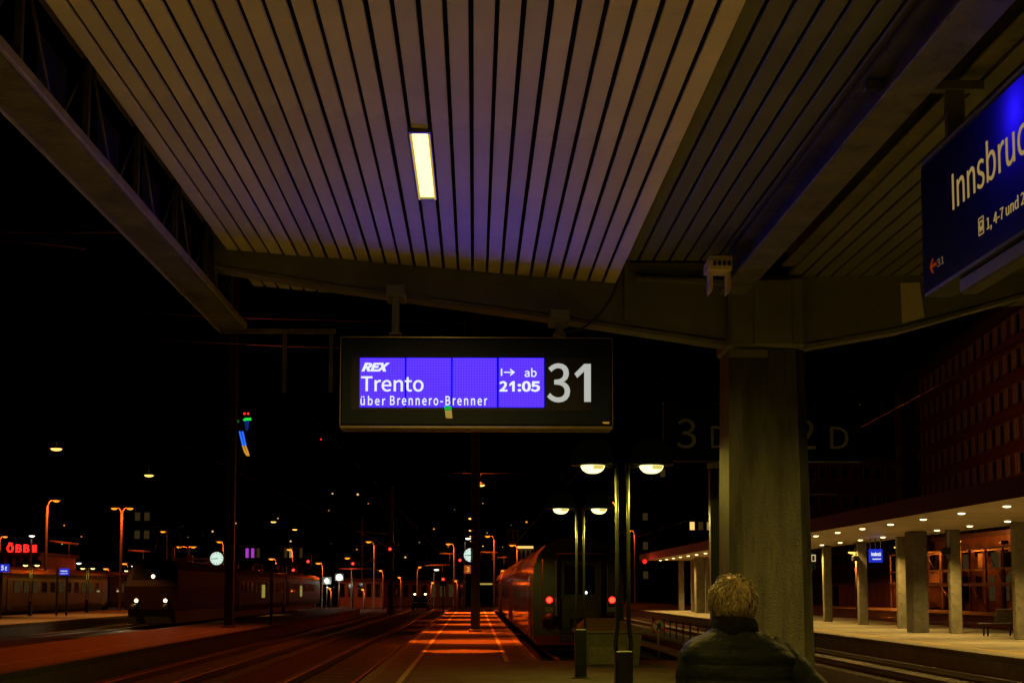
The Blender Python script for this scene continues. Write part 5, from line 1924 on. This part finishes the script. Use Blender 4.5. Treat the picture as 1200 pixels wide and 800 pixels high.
# ---------------------------------------------------------------- buildings
def block(name, label, x0, x1, y0, y1, h, m_, rows=0, cols=0, lit=None, roof='fascia', z0=-.6):
    t = thing(name, label, 'building', ((x0 + x1) / 2, y0, z0))
    MB().box(x0, x1, y0, y1, z0, h).build('wall', M[m_], t)
    MB().box(x0 - .3, x1 + .3, y0 - .3, y1 + .3, h, h + .4).build('roof', M[roof], t)
    w = p = None
    lit = lit or {}
    for r_ in range(rows):
        for c_ in range(cols):
            x = x0 + (x1 - x0) * (c_ + .5) / cols
            z = z0 + .9 + (h - z0) * (r_ + .12) / rows
            ww, hh = min(1.5, (x1 - x0) / cols * .55), min(1.7, (h - z0) / rows * .52)
            w = MB().box(x - ww / 2 - .1, x + ww / 2 + .1, y0 - .06, y0 - .001, z - .1, z + hh + .1).build('window', M['frame'], t)
            MB().box(x - ww / 2, x + ww / 2, y0 - .075, y0 - .061, z, z + hh).build('pane', M[lit.get((r_, c_), 'glass')], w)
    return t


def px_block(name, label, px0, px1, ytop, Y, depth, m_, **k):
    a_, c_ = at(px0, ytop, Y), at(px1, ytop, Y)
    return block(name, label, a_.x, c_.x, Y, Y + depth, a_.z, m_, **k)


ob = px_block('office_building', 'low brown building carrying the red lettering at far left', -40, 45, 651, 150, 14, 'brick', rows=2, cols=9)
q0, q1 = at(8.5, 647, 149.4), at(35, 637, 149.4)
rs = thing('rooftop_sign', 'glowing red railway letters on the roof at far left', 'sign', tuple(at(24, 650, 149.4)))
text('ÖBB', 'lettering', M['g_red'], rs, q0, X1, Z1, at(34.5, 647, 149.4).x - q0.x, at(8, 635.4, 149.4).z - q0.z, depth=.25, offset=.012, spacing=1.12)
b = MB()
c0, c1_ = at(37.2, 646.5, 149.4), at(42, 638, 149.4)
sl = (c1_.z - c0.z) * .18
b.prism([(c0.x, 149.4, c0.z), (c1_.x, 149.4, c0.z - sl * .2), (c1_.x + .03, 149.4, c1_.z), (c0.x + .03, 149.4, c1_.z)], (0, .25, 0))
b.build('emblem', M['g_red'], rs)
MB().tube([at(8, 648.5, 149.7), at(43, 648.5, 149.7)], .08, 6).build('carrier_rail', M['darkmetal'], rs)
for px in (12, 26, 40):
    MB().tube([at(px, 648.5, 149.7), at(px, 651, 149.9)], .06, 6).build('strut', M['darkmetal'], rs)
px_block('depot_building', 'orange-lit low depot wall with a dark door in mid distance', 396, 448, 681, 175, 12, 'brick', rows=1, cols=5)
px_block('depot_building', 'long low dim depot left of the platform mast', 449, 545, 683, 190, 12, 'concrete', rows=1, cols=9, lit={(0, 6): 'g_windowdim', (0, 7): 'g_windowdim', (0, 5): 'g_windowdim'})
px_block('house', 'dark house with two purple lit windows right of the left mast', 280, 306, 640, 260, 14, 'fascia', rows=3, cols=4, lit={(2, 1): 'g_purple', (2, 2): 'g_purple', (2, 3): 'g_windowdim'})
px_block('house', 'dark house with dim amber windows above the 4 E sign', 326, 356, 640, 250, 14, 'fascia', rows=3, cols=5, lit={(2, 1): 'g_windowdim', (2, 2): 'g_window', (1, 1): 'g_windowdim', (2, 4): 'g_windowdim'})
px_block('house', 'dark house with two lit windows stacked right of the twin street lamp', 156, 178, 596, 300, 14, 'fascia', rows=5, cols=2, lit={(4, 0): 'g_windowdim', (4, 1): 'g_windowdim', (3, 0): 'g_windowdim', (3, 1): 'g_windowdim'})
px_block('apartment_tower', 'tall dark apartment block behind the nearer lamp post', 740, 792, 548, 330, 18, 'facade', rows=9, cols=5, lit={(1, 1): 'g_windowdim', (3, 1): 'g_windowdim', (5, 1): 'g_windowdim', (8, 3): 'g_windowdim'})
px_block('house', 'dark house with three small lit windows left of the pillar', 796, 836, 604, 300, 14, 'roof', rows=4, cols=4, lit={(3, 1): 'g_amber', (3, 2): 'g_windowdim', (3, 3): 'g_window'})
tw = px_block('clock_tower', 'small orange-lit tower with a wide cornice left of the train', 595, 607.5, 621, 260, 6, 'brick', rows=4, cols=2)
px_block('house', 'small building with a bright amber cornice above the train roof', 606, 626, 643, 255, 10, 'brick', rows=3, cols=4)
q0, q1 = at(606, 642.2, 254), at(625, 639.4, 254)
b = MB().box(q0.x, q1.x, 254, 254.3, q0.z, q1.z)
b.build('lit_cornice', M['g_amber'], None, 'amber strip light along the small building cornice above the train', 'strip light')
q0, q1 = at(561, 684.8, 180), at(577, 682.8, 180)
MB().box(q0.x, q1.x, 180, 180.3, q1.z, q0.z).build('strip_light', glow('strip_amber', (.8, .55, .1), .5), None, 'pale horizontal strip light just right of the platform mast', 'strip light')

# the red office block behind the right canopy: bays of windows between red spandrels
of = thing('office_building', 'dark red office block with rows of tall windows at right', 'building', (53.3, 138, -.6))
dirv = Vector((.106, 1, 0)).normalized()
nv = Vector((-1, .106, 0)).normalized()
P0 = Vector((53.3, 138, 0))


def on(t_, o_, z):
    return P0 + dirv * t_ + nv * o_ + Vector((0, 0, z))


def slab(b, t0, t1, o0, o1, z0, z1):
    vs = [on(t_, o_, z) for z in (z0, z1) for o_ in (o0, o1) for t_ in (t0, t1)]
    return b.add(vs, [(0, 2, 3, 1), (4, 5, 7, 6), (0, 1, 5, 4), (2, 6, 7, 3), (0, 4, 6, 2), (1, 3, 7, 5)])


FL = 3.4
slab(MB(), -22, 62, -14, 0, -.6, 30).build('wall', M['facade'], of)
slab(MB(), -22.5, 62.5, -14.5, .5, 30, 30.6).build('roof', M['fascia'], of)
slab(MB(), 46, 52, 0.001, 1.2, -.6, 30.2).build('stair_tower', M['roof'], of)
win = pane = None
for fl_ in range(8):
    z = 2.6 + FL * fl_
    slab(MB(), -22, 45.9, .002, .28, z - 1.15, z - .02).build('spandrel', M['spandrel'], of)
    slab(MB(), 52.1, 62, .002, .28, z - 1.15, z - .02).build('spandrel', M['spandrel'], of)
    for k in range(24):
        t_ = -21 + 3.45 * k
        if 45 < t_ + 2.4 and t_ < 52.2:
            continue
        if win is None:
            b = MB()
            slab(b, t_, t_ + .55, .003, .22, z + .02, z + 2.2)
            slab(b, t_ + .551, t_ + 2.599, .003, .16, z + .02, z + .14)
            slab(b, t_ + .551, t_ + 2.599, .003, .16, z + 2.08, z + 2.2)
            slab(b, t_ + 2.6, t_ + 2.9, .003, .22, z + .02, z + 2.2)
            win = b.build('window', M['frame'], of, loc=on(t_, 0, z))
            blind = slab(MB(), t_ + .551, t_ + 2.599, .003, .06, z + .141 + (2.079 - .141) * .0, z + 2.079).build('pane', mat('window_blind', (.09, .065, .045), .7), win, loc=on(t_, 0, z))
            pane = slab(MB(), t_ + .551, t_ + 2.599, .003, .05, z + .141, z + 2.079).build('pane', M['glass'], win, loc=on(t_, 0, z))
        else:
            w = again(win, of, on(t_, 0, z))
            again(pane if (k * 7 + fl_ * 5) % 11 > 2 else blind, w, on(t_, 0, z))
lw = block('low_building', 'low brown wing with dark windows below the 2 D lettering', at(945, 590, 200).x, at(1062, 590, 200).x, 200, 212, at(950, 539, 200).z, 'facade', rows=5, cols=9)
fl = thing('floodlight', 'unseen orange floodlight added on a yard post to light the red office block', 'floodlight', (42, 112, 0))
MB().tube([(42, 112, -.6), (42, 112, 5.2)], .08, 6).build('post', M['darkmetal'], fl)
MB().bbox(41.7, 42.3, 111.7, 112.3, 5.2, 5.5, .03).build('head', M['darkmetal'], fl)
lamp('SPOT', 'unseen_flood_lamp', (42.4, 112, 5.7), 3800, (1, .34, .10), fl, size=.3, angle=R(140), blend=.6, aim=(1, .35, .75))  # added lamp that brightens the office facade from an unseen spot

# ---------------------------------------------------------------- hillside houses, ski jump
HG = 'lit houses scattered on the dark hillside'
hsrc = {}
HL = ['amber window light high right of the signboard mast', 'orange window light over the small hillside cluster at center left', "orange window light right of that cluster's first", 'dull orange window light last in that row', "amber window light high above the others near the departure board's lower left", 'amber light below the board, left of a slanting wire', 'bright amber light just right of it on the slope', 'upper of two amber lights close together below the board', 'lower of two amber lights close together below the board', 'faint square window over the middle tracks', 'faint square window beside the tall signal', 'faint pale window above an orange one', 'orange window light under a faint pale one', 'amber light left of the platform mast, mid slope', 'faint light nearest the platform mast high up', 'amber light low on the slope left of the clock', "faint light just above the clock's left lamp", 'lone amber light low over the depot roof', 'amber light low on the slope left of the mast clock', 'amber light just left of the tall left mast', 'faint light between the twin street lamp and the mast', 'faint light beside the small lone orange lamp', 'amber light right of the tall left mast, under the ski jump', 'amber light above a slim orange street lamp there', 'yellowish light between the two left street lamps, high', 'faint light left of the twin street lamp', 'amber light right of the stacked lit windows', 'left of two orange lights over the small tower', 'right of two orange lights over the small tower', 'wide faint lit gable under the orange row', 'pale square lit wall above the red signal', 'wide faint lit row left of the twin lamp', 'single red light high on the dark slope']
for HI, (px, py, col, s_) in enumerate(((389.6, 578, 'g_amber', .8), (395, 614, 'g_sod', 1), (405, 612.3, 'g_sod', 1), (416, 609, 'g_sod', .7), (419.2, 579, 'g_amber', 1.1), (479.2, 593.5, 'g_amber', .8), (487, 597.4, 'g_amber', 1.2),
                          (498, 604.4, 'g_amber', .9), (499, 607.2, 'g_amber', 1.2), (450.5, 616, 'g_windowdim', 1), (464, 608.2, 'g_windowdim', 1), (518, 609.5, 'g_windowdim', 1.2), (520.3, 613.4, 'g_sod', 1), (532, 597.6, 'g_amber', .9),
                          (538, 593, 'g_windowdim', .9), (529, 623, 'g_amber', 1.1), (535.5, 631.3, 'g_windowdim', 1), (475, 652.6, 'g_amber', .9), (249, 622.3, 'g_amber', .9), (260.5, 613.5, 'g_amber', 1.1), (226, 613.4, 'g_windowdim', 1),
                          (203, 613, 'g_windowdim', .9), (324, 605, 'g_amber', .9), (340.5, 633.8, 'g_amber', .9), (66, 614.5, 'g_window', 1), (107, 621.3, 'g_windowdim', 1), (186, 613.4, 'g_amber', 1.1), (603, 608, 'g_sod', .9), (617, 611.3, 'g_sod', .9),
                          (402, 618.5, 'g_windowdim', 2.2), (460, 622, 'g_windowdim', 2.6), (118, 613.3, 'g_windowdim', 1.6), (376, 514.5, 'g_red', .8))):
    # walk out along the sight line until it meets the hill
    Y = 340.0
    while Y < 1800:
        p = at(px, py, Y)
        if hill_z(p.x, Y) > p.z - 3:
            break
        Y += 8
    p = at(px, py, Y)
    k = Y / FPX
    w = 1.0 * s_ * k
    hx, hz = p.x, p.z
    t = thing('hillside_house', HL[HI] if HI < len(HL) else None, 'house', (hx, Y, hz - 3), HG)
    zb = min(hz - 4, hill_z(hx, Y) - 1)
    MB().box(hx - 4, hx + 4, Y + .3, Y + 8, zb, hz + 2).build('wall', M['hill'], t)
    MB().prism([(hx - 4.5, Y + .1, hz + 2), (hx + 4.5, Y + .1, hz + 2), (hx, Y + .1, hz + 4.5)], (0, 8.2, 0)).build('roof', M['hill'], t)
    MB().box(hx - w, hx + w, Y + .1, Y + .29, hz - w * .85, hz + w * .85).build('window', M[col], t)

rh = random.Random(5)
specks = [(rh.uniform(385, 612), 690 - rh.triangular(38, 118, 52)) for _ in range(30)] + [(rh.uniform(70, 345), 690 - rh.triangular(48, 92, 60)) for _ in range(16)] + [(rh.uniform(745, 835), rh.uniform(600, 640)) for _ in range(5)]
for px, py in specks:
    Y = 340.0
    while Y < 1800:
        p = at(px, py, Y)
        if hill_z(p.x, Y) > p.z - 3:
            break
        Y += 8
    p = at(px, py, Y)
    k = Y / FPX
    w = k * rh.uniform(.35, .7)
    t = thing('hillside_house', 'faint speck of a lit window among many on the dark town slope', 'house', (p.x, Y, p.z - 3), 'faint specks of lit windows on the town slope')
    zb = min(p.z - 4, hill_z(p.x, Y) - 1)
    MB().box(p.x - 4, p.x + 4, Y + .3, Y + 8, zb, p.z + 2).build('wall', M['facade'], t)
    MB().prism([(p.x - 4.5, Y + .1, p.z + 2), (p.x + 4.5, Y + .1, p.z + 2), (p.x, Y + .1, p.z + 4.5)], (0, 8.2, 0)).build('roof', M['roof'], t)
    MB().box(p.x - w, p.x + w, Y + .1, Y + .29, p.z - w * .85, p.z + w * .85).build('window', M[rh.choice(('g_window', 'g_window', 'g_amber', 'g_windowdim', 'g_sod'))], t)

YJ = 900
def jq(pts, th=3.0):
    return [at(x, y, YJ) for x, y in pts], (0, th, 0)


sj = thing('ski_jump_tower', 'distant ski jump tower with green top, blue and gold ramp lights', 'tower', tuple(at(285, 560, YJ)))
for x in (286.5, 290.8):
    MB().ball(at(x, 484.5, YJ), (.75, .75, .75), 10, 6).build('beacon', M['g_red'], sj)
    MB().tube([at(x, 485.5, YJ), at(x, 489.5, YJ)], .12, 5).build('mast', M['black'], sj)
p, v = jq([(284.6, 491.2), (288, 489.3), (293.6, 489.3), (293.8, 491.6), (288.5, 491.9), (285.2, 492.6)])
MB().prism(p, v).build('gallery', M['g_green'], sj)
p, v = jq([(286.2, 492.8), (291.6, 492.4), (290.2, 502.5), (288.0, 504)])
MB().prism(p, v).build('tower_head', M['g_jumpdim'], sj)
p, v = jq([(280.6, 492.8), (285.6, 493), (284.5, 503.5), (281.5, 503.5)])
MB().prism(p, v).build('shaft', M['black'], sj)
p, v = jq([(277.8, 492), (280, 492), (279.4, 495), (278.2, 495)], 2)
MB().prism(p, v).build('platform_light', glow('dim_green', (.01, .15, .02), .5), sj)
for dx in (0, 3.2):
    p, v = jq([(279.7 + dx, 505), (281.2 + dx, 505), (285.2 + dx * .9, 521.5), (283.5 + dx * .9, 521.5)])
    MB().prism(p, v).build('ramp_light', M['g_jumpblue'], sj)
    p, v = jq([(283.6 + dx * .9, 521.8), (284.9 + dx * .9, 521.8), (287.6 + dx * .9, 529), (290.2 + dx * .5, 533.5), (288.6 + dx * .5, 533.5), (286 + dx * .9, 529.5)])
    MB().prism(p, v).build('landing_light', M['g_jumpgold'], sj)
p, v = jq([(280, 503.6), (286, 503.6), (289, 690), (277, 690)], 6)
MB().prism([q + Vector((0, 8, 0)) for q in p], v).build('tower_leg', M['roof'], sj)
